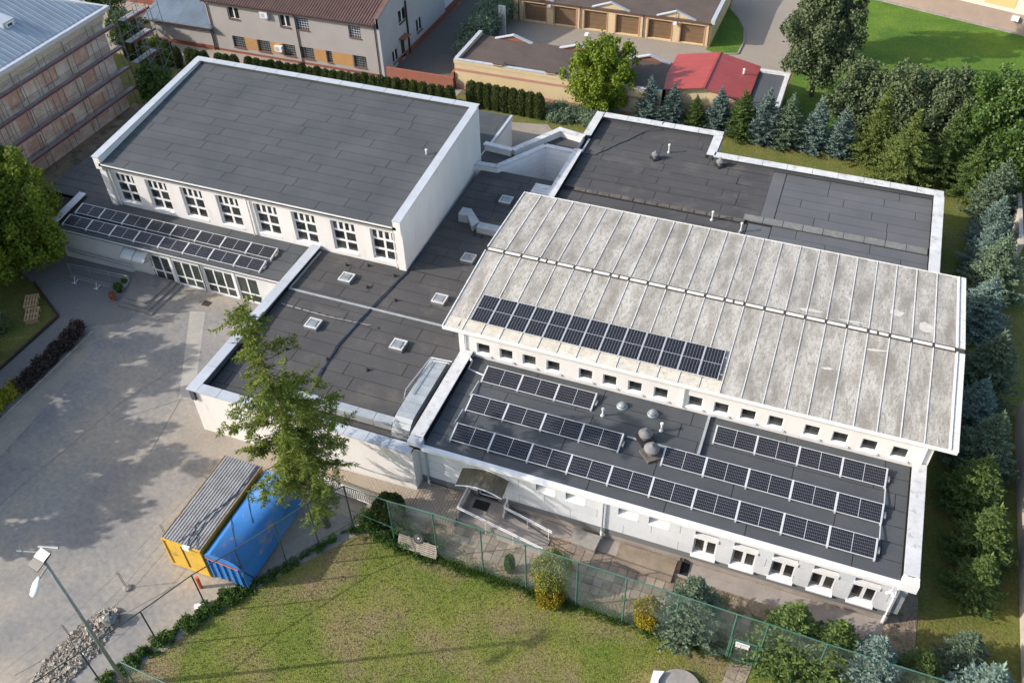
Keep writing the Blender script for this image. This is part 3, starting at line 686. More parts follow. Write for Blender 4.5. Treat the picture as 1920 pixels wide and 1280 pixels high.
f = W.window(fw, o[0], o[1], 0.42, 2.5, [(0, 1, 0, .5), (0, 1, .5, 1)], rev=0.2, bar=0.09, name='door')
for a0, a1 in ((o[0]-0.42, o[0]-0.02), (o[1]+0.02, o[1]+0.42)):
    q = MB(); W.box(q, a0, a1, 0.013, 0.06, 0.95, 2.7); q.build('door_surround', M['white'], fw)
# roof
slab(fw, rect(CX0+0.4, 8.3, 28.6, 36.0), cz); felt(fw, -17.05, 8.2, 28.62, 35.98, cz, 'felt', L=5.2, W=1.05)
parapet(fw, -17.8, 28.75, -17.1, 36.0, 3.5, 4.25, 'coping_w', seg=7.3); parapet(fw, 8.22, 28.75, 8.88, 36.0, 3.5, 4.25, 'coping_w', seg=7.3)
b = MB(); b.box(-17.75, 28.30, 3.66, 8.85, 28.62, 3.86); b.box(-17.75, 28.62, 3.70, 8.85, 28.755, 3.78); b.build('gutter', M['white'], fw)
b = MB(); b.box(8.2, 28.28, 3.6, 8.95, 28.8, 4.2); b.build('parapet_end', M['white'], fw)
b = MB(); b.box(-17.85, 28.30, 3.6, -17.05, 28.8, 4.2); b.build('parapet_end', M['coping'], fw)
for x, m_ in ((-17.0, 'galv'), (-6.6, 'galv'), (8.25, 'white')):
    pipe(fw, [(x, 28.5, 3.66), (x, 28.62, 3.4), (x, 28.62, 0.7)], 0.055, m_)
    MB().tube((x, 28.62, 0.7), (x, 28.62, 0.02), 0.085).build('rain_shoe', M['white'], fw)
MB().box(-2.66, 32.9, 3.82, -2.52, 35.9, 4.06).build('cable_duct', M['galv'], fw)
b = MB(); b.path([(-17.0, 35.6, 3.9), (-16.95, 34.9, 3.88), (-15.9, 34.7, 3.88)], 0.05); b.build('cable_conduit', M['galv'], fw)
b = MB(); b.box(-6.55, 32.9, 3.84, -4.35, 33.0, 3.90); b.build('cable_tray', M['galv'], fw)
put_pipe(fw, -8.3, 34.0, 3.84, 0.6); put_pipe(fw, -4.9, 34.0, 3.84, 0.65)
put_vent(fw, -5.6, 33.1, 3.84, 1.05); put_vent(fw, -5.0, 32.15, 3.84, 1.15, 'silt')
for x, y in ((-7.45, 35.05), (-5.65, 35.05)):
    o = MB().lathe(x, y, [(0.34, 3.84), (0.32, 3.92), (0.26, 3.97)], 16).build('dome_base', M['grey_steel'], fw)
    MB().lathe(x, y, [(0.26, 3.97), (0.24, 4.05), (0.16, 4.13), (0.04, 4.17)], 16).build('dome', M['dome'], o, smooth=True)
q = MB(); q.tube((8.0, 28.74, 3.2), (8.0, 28.4, 3.2), 0.03).tube((7.95, 28.35, 3.2), (7.7, 28.2, 3.1), 0.09).tube((7.95, 28.45, 3.2), (8.1, 28.1, 3.1), 0.09); q.build('security_camera', M['white'], fw)

# ---- assembly hall
M['trough'] = mat('ridge_trough', (0.045, 0.04, 0.035), (0.07, 0.06, 0.05), rough=.95, scale=4)
ah = thing('assembly_hall', 'long hall with lichen-covered shallow gable roof and a row of small square windows', 'building', (-4.5, 43, 0))
HX0, HX1 = -18.0, 8.95
W = Wall((HX0, 36.05), (HX1, 36.05))
hw = [-16.42, -14.95, -13.48, -11.98, -9.98, -8.52, -7.02, -5.5, -3.52, -2.05, -0.55, 0.95, 2.9, 4.38, 5.9, 7.45]
ops = [(x-0.42-HX0, x+0.42-HX0, 4.22, 5.06) for x in hw]
b = MB(); W.face(b, 3.4, 5.75, ops, rev=0.20)
Wall((HX1, 36.05), (HX1, 50)).face(b, 0, 6.1); Wall((HX0, 50), (HX0, 36.05)).face(b, 0, 6.1); Wall((HX1, 50), (HX0, 50)).face(b, 0, 6.1)
b.build('wall', M['plaster'], ah)
for o in ops:
    f = W.window(ah, o[0], o[1], o[2], o[3], [(0, 1, 0, 1)], rev=0.17, bar=0.06, sill=0.11)
    q = MB(); W.box(q, o[0]-0.10, o[1]+0.10, 0.003, 0.09, o[2]-0.12, o[2]-0.02); q.build('sill_band', M['white'], f)
ZE, ZR, ZB = 5.98, 6.60, 6.36; YE, YR, YB = 35.8, 42.95, 50.05; X0, X1 = -18.9, 9.95
def hz(x, y):
    return ZE+(ZR-ZE)*(y-YE)/(YR-YE) if y < YR else ZR+(ZB-ZR)*(y-YR)/(YB-YR)
slab(ah, rect(X0, X1, YE, YR), hz, 'plaster', 0.22); slab(ah, rect(X0, X1, YR, YB), hz, 'plaster', 0.22)
NB = 24; st = (X1-X0-0.5)/NB; g = 0.05
for i in range(NB):
    x0, x1 = X0+0.05+i*st, X0+0.05+(i+1)*st
    below = x1 < -2.3
    for ya, yb, m_ in ([(YE+0.03, 36.75, 'moss_pale'), (36.77, YR-0.22, 'moss')] if below else [(YE+0.03, YR-0.22, 'moss')])+[(YR+0.22, YB-0.03, 'moss')]:
        p = rect(x0+g, x1-g, ya, yb)
        mm = m_
        MB().prism(p, [hz(*q)-0.002 for q in p], [hz(*q)+0.035 for q in p]).build('roof_slab', M[mm], ah)
        if i > 0:
            p = rect(x0-0.026, x0+0.026, ya, yb)
            MB().prism(p, [hz(*q)-0.001 for q in p], [hz(*q)+0.075 for q in p]).build('batten', M['batten'], ah)
    n = 2 if i in (3, 7, 13, 20) else 1
    for k in range(n):
        a, c = x0+0.08+k*(st-0.16)/n, x0+0.08+(k+1)*(st-0.16)/n-(0.12 if n == 2 and k == 0 else 0)
        MB().hexa([(a, YR-0.13, ZR+0.02), (c, YR-0.13, ZR+0.02), (c, YR+0.13, ZR+0.02), (a, YR+0.13, ZR+0.02),
                   (a, YR-0.10, ZR+0.07), (c, YR-0.10, ZR+0.07), (c, YR+0.10, ZR+0.07), (a, YR+0.10, ZR+0.07)]).build('ridge_cap', M['batten'], ah)
MB().box(X0+0.02, YR-0.21, ZR-0.06, X1-0.02, YR+0.21, ZR+0.045).build('ridge_trough', M['trough'], ah)
for y0_, y1_ in ((YE, YR-0.2), (YR+0.2, YB)):
    p = rect(X1-0.42, X1-0.34, y0_, y1_); MB().prism(p, [hz(*q) for q in p], [hz(*q)+0.12 for q in p]).build('verge_trim', M['batten'], ah)
    p = rect(X1-0.30, X1+0.03, y0_, y1_); MB().prism(p, [hz(*q) for q in p], [hz(*q)+0.06 for q in p]).build('verge_trim', M['batten'], ah)
    p = rect(X0-0.03, X0+0.04, y0_, y1_); MB().prism(p, [hz(*q) for q in p], [hz(*q)+0.09 for q in p]).build('verge_trim', M['batten'], ah)
MB().box(X0, YE-0.06, ZE-0.16, X1, YE+0.03, ZE+0.03).build('eaves_trim', M['white'], ah)
MB().box(X0, YB-0.03, ZB-0.12, X1, YB+0.05, ZB+0.06).build('eaves_trim', M['batten'], ah)
M['patch'] = mat('repair_patch', (0.60, 0.57, 0.53), (0.52, 0.49, 0.45), rough=.95, scale=3)
for cx, cy, sx, sy, ang in ((6.2, 45.2, 0.5, 0.35, 20), (3.4, 45.7, 0.35, 0.12, -40), (1.4, 43.7, 0.8, 0.16, 5), (5.4, 41.6, 0.7, 0.10, 10), (3.9, 43.5, 0.9, 0.09, 4), (3.0, 39.4, 0.42, 0.12, 8), (7.9, 44.4, 0.45, 0.5, 60)):
    a = R(ang); pts = []
    for k in range(9):
        t = 2*math.pi*k/9; rr = RS.uniform(0.6, 1.1); px, py = sx*rr*math.cos(t), sy*rr*math.sin(t)
        pts.append((cx+px*math.cos(a)-py*math.sin(a), cy+px*math.sin(a)+py*math.cos(a)))
    MB().prism(pts, [hz(*q)+0.03 for q in pts], [hz(*q)+0.0405 for q in pts]).build('repair_patch', M['patch'], ah)
for x in (-17.6, -4.2, 8.6):
    pipe(ah, [(x, YE+0.05, 5.85), (x, 35.97, 5.6), (x, 35.97, 4.0)], 0.05, 'white')
q = MB(); q.tube((-17.2, 36.0, 4.25), (-17.2, 35.6, 4.25), 0.03).tube((-17.25, 35.6, 4.25), (-16.9, 35.3, 4.2), 0.08).tube((-17.7, 35.75, 4.3), (-17.3, 35.55, 4.25), 0.06); q.build('security_camera', M['white'], ah)

# ---- solar panels
def cellgrid(L, H, nx, ny, mid_gap=0.03, fr=0.032, gx=0.006, gy=0.010):
    """white backsheet with dark cells 1.5 mm proud, lying flat, corner at origin"""
    back = MB().box(fr, fr, 0.0, L-fr, H-fr, 0.03)
    cell = MB()
    hx = (L-2*fr-mid_gap-0.02)/2; hy = H-2*fr-0.02
    for half in range(2):
        x0 = fr+0.01+half*(hx+mid_gap)
        for i in range(nx):
            for j in range(ny):
                a, c = x0+hx*i/nx+gx/2, x0+hx*(i+1)/nx-gx/2; d, e = fr+0.01+hy*j/ny+gy/2, fr+0.01+hy*(j+1)/ny-gy/2
                cell.quad((a, d, 0.0315), (c, d, 0.0315), (c, e, 0.0315), (a, e, 0.0315))
    frm = MB()
    frm.box(0, 0, -0.005, L, fr, 0.036).box(0, H-fr, -0.005, L, H, 0.036).box(0, fr, -0.005, fr, H-fr, 0.036).box(L-fr, fr, -0.005, L, H-fr, 0.036)
    frm.box(L/2-0.012, fr, 0.0302, L/2+0.012, H-fr, 0.0335)
    return back, cell, frm
def xf(mb, mtx):
    mb.v = [tuple(mtx @ Vector(p)) for p in mb.v]; return mb
def make_panel(L, H, nx, ny, tilt, portrait=False, rack=True, name='solar_panel', gx=0.007, gy=0.011):
    t = thing(name, 'x', 'solar panel'); OFF[t.name] = (0, 0, 0)
    bk, ce, fr = cellgrid(L, H, nx, ny, gx=gx, gy=gy)
    mtx = Matrix.Rotation(R(tilt), 4, 'X')
    if portrait: mtx = mtx @ Matrix.Translation((H, 0, 0)) @ Matrix.Rotation(R(90), 4, 'Z')
    f = xf(fr, mtx).build('frame', M['frame_al'], t)
    xf(bk, mtx).build('backsheet', M['backsheet'], t)
    xf(ce, mtx).build('cell_sheet', M['cell'], t)
    if rack:
        hi = H*math.sin(R(tilt)); yy = H*math.cos(R(tilt))
        q = MB()
        q.hexa([(-0.045, -0.05, -0.10), (0.045, -0.05, -0.10), (0.045, yy, -0.10), (-0.045, yy, -0.10), (-0.045, -0.05, 0.04), (0.045, -0.05, 0.04), (0.045, yy, hi+0.045), (-0.045, yy, hi+0.045)])
        q.build('rack', M['frame_al'], t)
        MB().box(0.05, yy-0.05, -0.10, L-0.05, yy-0.02, hi-0.03).build('wind_plate', M['grey_steel'], t)
    return t
first = make_panel(2.235, 1.13, 12, 6, 13)
def row(proto, n, x0, y, z, dx, labels, group, used=[False]):
    for i in range(n):
        lab = labels.format(ORD[i])
        if not used[0] or proto is not first:
            if proto.get('placed') is None:
                proto.location = (x0, y, z); proto['label'] = lab; proto['group'] = group; proto['placed'] = 1; last = proto; continue
        last = copy_tree(proto, (x0+i*dx, y, z), label=lab, group=group)
    # closing bracket and ballast at the right end belong to the last panel
    return last
def endcap(root, L, tilt=13, H=1.13):
    hi = H*math.sin(R(tilt)); yy = H*math.cos(R(tilt)); q = MB()
    q.hexa([(L-0.045, -0.05, -0.10), (L+0.045, -0.05, -0.10), (L+0.045, yy, -0.10), (L-0.045, yy, -0.10), (L-0.045, -0.05, 0.04), (L+0.045, -0.05, 0.04), (L+0.045, yy, hi+0.045), (L-0.045, yy, hi+0.045)])
    o = bpy.data.objects.new('rack', q.mesh('rack', M['frame_al'])); COL.objects.link(o); o.parent = root
    q = MB().box(L+0.05, yy*0.35, -0.05, L+0.2, yy*0.7, 0.1); o = bpy.data.objects.new('ballast', q.mesh('ballast', M['concrete'])); COL.objects.link(o); o.parent = root
GR = 'solar panels on the front wing roof'
for n, x0, y, lab in ((10, -15.72, 29.36, '{} panel from the left in the long front row near the white gutter'),
                      (4, -15.78, 31.70, '{} panel from left in the middle row left of the two cowls'),
                      (5, -4.33, 31.62, '{} panel from left in the middle row right of the two cowls'),
                      (3, -15.80, 34.14, '{} panel from the left in the short rear row under the square windows'),
                      (4, -2.02, 34.06, '{} panel from the left in the rear right row beyond the cable duct')):
    endcap(row(first, n, x0, y, 3.93, 2.262 if n != 5 else 2.272, lab, GR), 2.235)
for x, ya, yb in ((-15.95, 30.5, 31.7), (-15.95, 32.8, 34.1), (7.0, 30.5, 31.6), (7.05, 32.8, 34.0)):
    MB().path([(x, ya, 4.05), (x, yb, 3.95)], 0.035).build('rack_tie', M['frame_al'], fw)
GE = 'solar panels on the entrance building roof'
ep = make_panel(2.10, 1.0, 12, 6, 13, gx=0.004, gy=0.014)
for n, x0, y, z, lab in ((8, -51.80, 39.55, 3.06, '{} panel from left in the lower row above the glazed entrance'), (8, -51.62, 40.85, 3.26, '{} panel from left in the upper row under the tall hall windows')):
    endcap(row(ep, n, x0, y, z, 2.138, lab, GE), 2.10, H=1.0)
slope = math.degrees(math.atan((ZR-ZE)/(YR-YE)))
hp = make_panel(2.28, 1.13, 12, 6, slope, portrait=True, rack=False, gx=0.004, gy=0.018)
row(hp, 13, -17.45, 36.62, hz(0, 36.62)+0.13, 1.145, '{} upright panel from the left on the lichen-covered hall roof', 'solar panels on the hall roof')
q = MB()
for y in (37.1, 38.4): q.box(-17.5, y-0.02, hz(0, y)+0.04, -2.4, y+0.02, hz(0, y)+0.12)
q.build('mounting_rail', M['frame_al'], ah)

# ---- skylights
sk = [(-28.15, 35.7, 'small skylight nearest the drooping larch on the middle roof'), (-22.1, 35.75, 'small skylight in front of the galvanised duct on the middle roof'),
      (-28.3, 40.5, 'skylight below the last hall window on the middle roof'), (-21.4, 40.55, 'skylight right of the blue cable, nearest the lichen roof corner'),
      (-21.3, 45.2, 'skylight at the edge of the shade beside the lichen roof'), (-21.35, 52.6, 'rearmost skylight, in the shade of the sports hall')]
s0 = thing('skylight', sk[0][2], 'skylight', (0, 0, 0), 'skylights on the middle roof'); OFF[s0.name] = (0, 0, 0)
MB().hexa([(-.47, -.47, 0), (.47, -.47, 0), (.47, .47, 0), (-.47, .47, 0), (-.43, -.43, .20), (.43, -.43, .20), (.43, .43, .20), (-.43, .43, .20)]).build('curb', M['felt_new'], s0)
fr = MB(); fr.box(-.45, -.45, .20, .45, -.36, .27).box(-.45, .36, .20, .45, .45, .27).box(-.45, -.36, .20, -.36, .36, .27).box(.36, -.36, .20, .45, .36, .27); fo = fr.build('frame', M['coping_w'], s0)
MB().hexa([(-.36, -.36, .20), (.36, -.36, .20), (.36, .36, .20), (-.36, .36, .20), (-.26, -.26, .30), (.26, -.26, .30), (.26, .26, .30), (-.26, .26, .30)]).build('dome', M['dome'], fo)
for i, (x, y, l) in enumerate(sk):
    z = az(x, y)+0.012
    if i == 0: s0.location = (x, y, z)
    else: copy_tree(s0, (x, y, z), label=l)

# ---- ventilation ducts on the middle roof
def duct(name, label, segs, extra=None, loc=(0, 0, 0)):
    t = thing(name, label, 'ventilation duct', loc)
    for p in segs:
        MB().hexa(p).build('duct_section', M['galv'], t)
    return t
def bx8(x0, y0, z0, x1, y1, z1): return [(x0, y0, z0), (x1, y0, z0), (x1, y1, z0), (x0, y1, z0), (x0, y0, z1), (x1, y0, z1), (x1, y1, z1), (x0, y1, z1)]
segs = [bx8(-19.35, 30.3+i*0.76, 3.60, -18.25, 30.3+(i+1)*0.76-0.03, 4.12) for i in range(6)]
def arc(y, z): return y, z
prev = None
cy_, cz_, ro, ri = 30.28, 2.98, 1.14, 0.62
for k in range(5):
    a0, a1 = R(90+k*18), R(90+(k+1)*18-1)
    pts = []
    for a, r_ in ((a0, ri), (a1, ri)): pass
    f0 = [(cy_+math.cos(a0)*ri, cz_+math.sin(a0)*ri), (cy_+math.cos(a0)*ro, cz_+math.sin(a0)*ro)]
    f1 = [(cy_+math.cos(a1)*ri, cz_+math.sin(a1)*ri), (cy_+math.cos(a1)*ro, cz_+math.sin(a1)*ro)]
    segs.append([(-19.35, *f0[0]), (-19.35, *f1[0]), (-18.25, *f1[0]), (-18.25, *f0[0]), (-19.35, *f0[1]), (-19.35, *f1[1]), (-18.25, *f1[1]), (-18.25, *f0[1])])
dd = duct('large_roof_duct', 'big galvanised roof duct bending down beside the front wing parapet', segs, loc=(-18.6, 32, 3))
q = MB(); q.path([(-19.3, 31.9, 3.4), (-19.8, 31.8, 3.4), (-19.6, 31.8, 4.2), (-19.3, 34.7, 4.25), (-17.9, 34.7, 4.35)], 0.04).path([(-19.1, 31.6, 4.2), (-19.1, 34.5, 4.22), (-18.0, 34.5, 4.35)], 0.03); q.build('pipe', M['galv'], dd)
for y in (30.6, 32.4, 34.2):
    MB().box(-19.2, y, az(0, y), -18.4, y+0.05, 3.60).build('support', M['galv_d'], dd)
duct('low_roof_duct', 'long low galvanised duct lying behind the cream front wall', [bx8(-27.8+i*1.2, 29.42, 3.22, -27.8+(i+1)*1.2-0.03, 30.02, 3.72) for i in range(7)], loc=(-23, 29.6, 3))
duct('shaded_roof_duct', 'shaded galvanised duct with raised elbow beside the hall wall', [
    bx8(-23.75, 49.15, 3.36, -23.05, 50.05, 4.05),
    [(-23.03, 49.2, 3.55), (-22.3, 48.25, 3.45), (-21.98, 48.95, 3.45), (-23.03, 50.0, 3.55), (-23.03, 49.2, 4.05), (-22.3, 48.25, 3.92), (-21.98, 48.95, 3.92), (-23.03, 50.0, 4.05)],
    bx8(-21.96, 48.25, 3.42, -20.1, 48.95, 3.90), bx8(-20.07, 48.25, 3.42, -18.05, 48.95, 3.90)], loc=(-22, 49, 3))
t = thing('louvred_unit', 'pale ribbed ventilation unit tucked behind the lichen roof corner', 'ventilation unit', (-19.2, 52, 3.35))
MB().box(-19.9, 53.2, 3.35, -18.6, 55.2, 3.72).build('casing', M['white'], t)
for k in range(6): MB().box(-19.9, 53.3+k*0.32, 3.72, -18.6, 53.3+k*0.32+0.16, 3.78).build('louvre', M['coping_w'], t)
# ---- cables
def wig(pts, amp, seed, n=6):
    r_ = random.Random(seed); out = []
    for a, c in zip(pts[:-1], pts[1:]):
        for k in range(n):
            t = k/n; out.append((a[0]+(c[0]-a[0])*t+r_.uniform(-amp, amp), a[1]+(c[1]-a[1])*t+r_.uniform(-amp, amp), a[2]+(c[2]-a[2])*t))
    out.append(pts[-1]); return out
tag(MB().path(wig([(-25.55, 31.3, 3.22), (-25.75, 34.5, 3.3), (-25.3, 38.3, 3.42), (-24.75, 42.4, 3.42), (-24.55, 46.0, 3.42)], 0.05, 3), 0.03).path(wig([(-25.62, 31.3, 3.22), (-25.8, 34.5, 3.3), (-25.42, 38.3, 3.42), (-24.85, 42.4, 3.42), (-24.62, 46, 3.42)], 0.05, 4), 0.03).build('roof_cable', M['cable']),
    'bundle of blue cables snaking across the middle roof to the hall corner', 'cable')
tag(MB().path(wig([(-18.6, 60.6, 3.92), (-17.9, 60.8, 3.5), (-16.9, 60.9, 3.47), (-15.6, 63.0, 3.47), (-14.1, 65.5, 3.47), (-12.9, 66.4, 3.92), (-12.8, 66.8, 3.93)], 0.06, 5), 0.03).build('roof_cable', M['cable']),
    'thin blue cable crossing the rear wing roof to its back parapet', 'cable')
tag(MB().path(wig([(-22.6, 48.9, 3.42), (-20.5, 49.3, 3.42), (-18.2, 50.0, 3.42)], 0.05, 6), 0.03).build('roof_cable', M['cable']),
    'short dark cable beside the shaded elbow duct', 'cable')
# ================================================================ entrances, ramps, props by the school
t = thing('entrance_canopy', 'small clear curved canopy over the glazed entrance door', 'canopy', (-45, 38.9, 2.4))
for i in range(2):
    x0 = -46.1+i*1.06; q = MB(); prof = [(39.75, 2.62), (39.45, 2.60), (39.05, 2.52), (38.7, 2.38), (38.45, 2.2)]
    for a, c in zip(prof[:-1], prof[1:]):
        q.hexa([(x0, a[0], a[1]-.02), (x0+1.04, a[0], a[1]-.02), (x0+1.04, c[0], c[1]-.02), (x0, c[0], c[1]-.02), (x0, a[0], a[1]), (x0+1.04, a[0], a[1]), (x0+1.04, c[0], c[1]), (x0, c[0], c[1])])
    q.build('canopy_sheet', M['polyw'], t)
for x in (-46.12, -45.05, -43.98):
    MB().path([(x, 39.4, 2.66), (x, 39.05, 2.56), (x, 38.7, 2.42), (x, 38.42, 2.2), (x, 39.38, 1.95)], 0.022).build('canopy_arm', M['galv_d'], t)
t = thing('brown_canopy', 'curved brown translucent canopy over the grey wing side door', 'canopy', (-13.4, 28.2, 2.7))
K = 10
for i in range(K):
    def pr_(u):
        return -14.75+2.75*u, 2.62+0.55*math.sin(math.pi*(0.12+0.76*u))-0.23
    (xa, za), (xb, zb) = pr_(i/K), pr_((i+1)/K)
    MB().hexa([(xa, 27.6, za-.02-.12), (xb, 27.6, zb-.02-.12), (xb, 28.72, zb-.02+.12), (xa, 28.72, za-.02+.12), (xa, 27.6, za-.12), (xb, 27.6, zb-.12), (xb, 28.72, zb+.12), (xa, 28.72, za+.12)]).build('canopy_sheet', M['polyc'], t)
q = MB()
for y, dz in ((27.57, -.12), (28.70, .12)):
    pts = [(-14.75+2.75*i/16, y, 2.62+0.55*math.sin(math.pi*(0.12+0.76*i/16))-0.24+dz) for i in range(17)]; q.path(pts, 0.035)
q.build('canopy_rim', M['white'], t)
# entrance steps with landing
t = thing('entrance_steps', 'low paved entrance landing with two steps in front of the glass door', 'steps', (-43.5, 37.5, 0))
for pts, z in (([(-45.0, 35.8), (-42.0, 35.8), (-41.9, 38.9), (-41.9, 39.3), (-46.4, 39.3), (-45.4, 37.3)], 0.12), ([(-44.85, 36.15), (-42.4, 36.15), (-42.3, 39.3), (-46.2, 39.3)], 0.24), ([(-44.7, 36.5), (-42.85, 36.5), (-42.7, 39.3), (-46.0, 39.3)], 0.36)):
    MB().prism(pts, 0.0, z).build('step', M['pavers'], t)
MB().box(-44.0, 38.2, 0.36, -43.3, 38.8, 0.372).build('foot_grate', M['galv_d'], t)
t = thing('ramp_railing', 'grey tubular railing along the entrance ramp', 'railing', (-47.5, 37.7, 0))
q = MB(); q.path([(-50.9, 37.75, 0.95), (-45.1, 37.75, 1.25), (-45.0, 37.45, 1.25)], 0.03).path([(-50.9, 37.75, 0.70), (-45.1, 37.75, 1.0), (-45.0, 37.45, 1.0)], 0.022); q.build('handrail', M['grey_steel'], t)
for x in (-50.8, -48.9, -47.0, -45.2): MB().tube((x, 37.75, 0), (x, 37.75, 1.0+0.05*(x+51)), 0.025).build('post', M['grey_steel'], t)
t = thing('bicycle_rack', 'grey steel bicycle rack standing in front of the ramp railing', 'bike rack', (-48.2, 37, 0))
q = MB()
q.path([(-50.2, 37.0, 0.45), (-46.3, 37.0, 0.45), (-46.1, 37.0, 0.02)], 0.03).path([(-50.2, 37.25, 0.45), (-46.3, 37.25, 0.45)], 0.022)
for k in range(15): q.tube((-50.1+k*0.27, 37.0, 0.45), (-50.1+k*0.27, 37.25, 0.45), 0.02)
q.build('rail', M['grey_steel'], t)
for x in (-49.8, -47.8): MB().tube((x, 37.1, 0.45), (x, 36.9, 0.0), 0.025).path([(x-.2, 36.85, .02), (x+.2, 36.85, .02), (x, 36.9, .02), (x, 37.3, .02)], 0.03).build('foot', M['white'], t)
# plants in pots
def leafball(b, c, r, n, seed, size=0.1, squash=1.0):
    r_ = random.Random(seed)
    for _ in range(n):
        d = Vector((r_.gauss(0, 1), r_.gauss(0, 1), r_.gauss(0, 1))).normalized()
        p = Vector(c)+Vector((d.x*r, d.y*r, d.z*r*squash))*r_.uniform(0.6, 1.0)
        a = Vector((r_.gauss(0, 1), r_.gauss(0, 1), r_.gauss(0, 1))).normalized(); e = a.orthogonal().normalized()
        s_ = size*r_.uniform(.6, 1.2)
        b.quad(p-a*s_, p+e*s_*.5, p+a*s_, p-e*s_*.5)
def leafmat(name, c1, c2, c3=None, trans=0.25, scale=1.6, rough=0.7, rand=0.12, lo3=.55, hi3=.7, spec=0.3):
    return mat(name, c1, c2, rough=rough, scale=scale, detail=3, lo=0.35, hi=0.65, rand=rand, c3=c3, s3=5, lo3=lo3, hi3=hi3, trans=trans, speck=0.3, sscale=9, spec=spec)
M['leaf_g'] = leafmat('leaf_green', (0.05, 0.105, 0.02), (0.085, 0.15, 0.025))
for nm, lab, x, y, pot, c in (('potted_plant', 'white pot of flowers nearest the ramp railing end', -45.9, 37.9, 'white', (0, 0)), ('potted_plant', 'leafy green plant pot between the white pot and the terracotta pot', -45.95, 37.2, 'rubber', (1, 0)), ('potted_plant', 'terracotta pot of red flowers at the corner of the steps', -45.75, 36.3, 'terracotta', (0, 1))):
    t = thing(nm, lab, 'potted plant', (x, y, 0), 'potted plants by the entrance steps')
    MB().lathe(x, y, [(0.16, 0.0), (0.24, 0.3), (0.27, 0.34)], 14).build('pot', M[pot], t)
    q = MB(); leafball(q, (x, y, 0.5), 0.34 if c[0] else 0.24, 260, int(x*10+y), 0.10, 0.8); q.build('foliage', M['leaf_g'] if not c[1] else M['terracotta'], t)
t = thing('drain_cover', 'rusty square drain cover at the top of the concrete strip', 'drain cover', (-39.0, 38.2, 0.01)); MB().box(-39.35, 37.95, 0.0, -38.75, 38.45, 0.02).build('lid', M['brown'], t)
# pallets in the garden bed
def pallet(name, lab, cx, cy, z, rz, m_='wood', tiltx=0.0, group=None):
    t = thing(name, lab, 'pallet', (cx, cy, z), group); t.rotation_euler = (R(tiltx), 0, R(rz)); OFF[t.name] = (0, 0, 0)
    if abs(rz) > 1:
        t.scale = (1.15, 1.15, 1)
        for x in (-0.55, 0.0, 0.5): MB().box(x, -0.38, -0.3, x+0.07, 0.37, 0.018).build('leg', M[m_], t)
    for k in range(5 if abs(rz) > 1 else 7): MB().box(-0.6, -0.4+k*(0.175 if abs(rz) > 1 else 0.117), 0.11, 0.6, -0.4+k*(0.175 if abs(rz) > 1 else 0.117)+0.085, 0.133).build('board', M[m_], t)
    for x in (-0.6, -0.06, 0.48): MB().box(x, -0.4, 0.02, x+0.12, 0.39, 0.108).build('bearer', M[m_], t)
    return t
pallet('wooden_pallet', 'upper of two wooden pallets lying end to end in the left garden bed', -51.0, 33.9, 0.3, -55)
pallet('wooden_pallet', 'lower of two wooden pallets lying end to end in the left garden bed', -49.9, 32.75, 0.3, -55)
t = thing('garden_kerb', 'dark board edging round the left garden bed', 'edging', (-48.4, 30, 0))
for a, c in (((-48.5, 22.0), (-48.3, 27.0)), ((-48.3, 27.03), (-48.25, 33.4)), ((-48.28, 33.45), (-52.6, 35.85))):
    w = Wall(a, c); q = MB(); w.box(q, 0, w.L, -0.06, 0.06, 0, 0.22); q.build('edging_board', M['brown'], t)
# door ramp of the grey wing
t = thing('side_door_ramp', 'tan concrete access ramp and landing at the side door with low walls', 'ramp', (-12, 27.5, 0))
MB().prism([(-14.4, 26.95), (-12.0, 26.95), (-12.0, 28.7), (-14.4, 28.7)], 0, 0.40).build('landing', M['concrete_d'], t)
MB().prism([(-12.0, 26.6), (-9.2, 26.45), (-9.2, 27.6), (-12.0, 28.2)], 0, [0.40, 0.05, 0.05, 0.40]).build('ramp_slope', M['concrete_d'], t)
MB().box(-14.0, 27.9, 0.402, -13.1, 28.5, 0.415).build('door_mat', M['rubber'], t)
MB().box(-14.5, 26.9, 0, -14.38, 28.7, 0.85).build('side_wall', M['concrete'], t)
MB().box(-12.1, 27.75, 0.0, -11.98, 28.6, 0.75).build('side_wall', M['concrete_d'], t)
t = thing('door_ramp_railing', 'white double railing beside the side door ramp', 'railing', (-11, 27.5, 0))
q = MB()
for z in (1.0, 0.85):
    q.path([(-12.05, 28.55, z+.3), (-12.05, 27.95, z+.3), (-9.1, 27.55, z-.1)], 0.028)
    q.path([(-14.45, 28.6, z+.4), (-14.45, 27.0, z+.4), (-9.2, 26.3, z)], 0.028)
q.build('handrail', M['white'], t)
for p in ((-12.05, 28.5), (-12.05, 27.95), (-10.6, 27.75), (-9.3, 27.58), (-14.45, 27.0), (-12.7, 26.75), (-11.0, 26.55), (-9.4, 26.32)): MB().tube((p[0], p[1], 0), (p[0], p[1], 1.0), 0.022).build('post', M['white'], t)
t = thing('paved_ramp', 'tan block-paved ramp rising along the cream corner wall', 'ramp', (-22, 26.7, 0))
MB().prism([(-27.4, 26.6), (-17.3, 26.2), (-17.3, 28.7), (-17.45, 28.7), (-17.5, 27.9), (-27.4, 27.9)], -0.05, [0.05, 0.42, 0.42, 0.42, 0.40, 0.06]).build('ramp_slope', M['pavers_tan'], t)
MB().prism([(-17.3, 26.2), (-14.55, 26.6), (-14.55, 28.69), (-17.3, 28.69)], -0.05, 0.40).build('landing', M['pavers_tan'], t)
t = thing('picket_railing', 'white picket railing along the tan paved ramp', 'railing', (-21.5, 26.3, 0))
w = Wall((-23.6, 26.35), (-17.9, 26.1)); q = MB(); w.box(q, 0, w.L, -.03, .03, 1.18, 1.25); w.box(q, 0, w.L, -.02, .02, .32, .36); q.build('rail', M['white'], t)
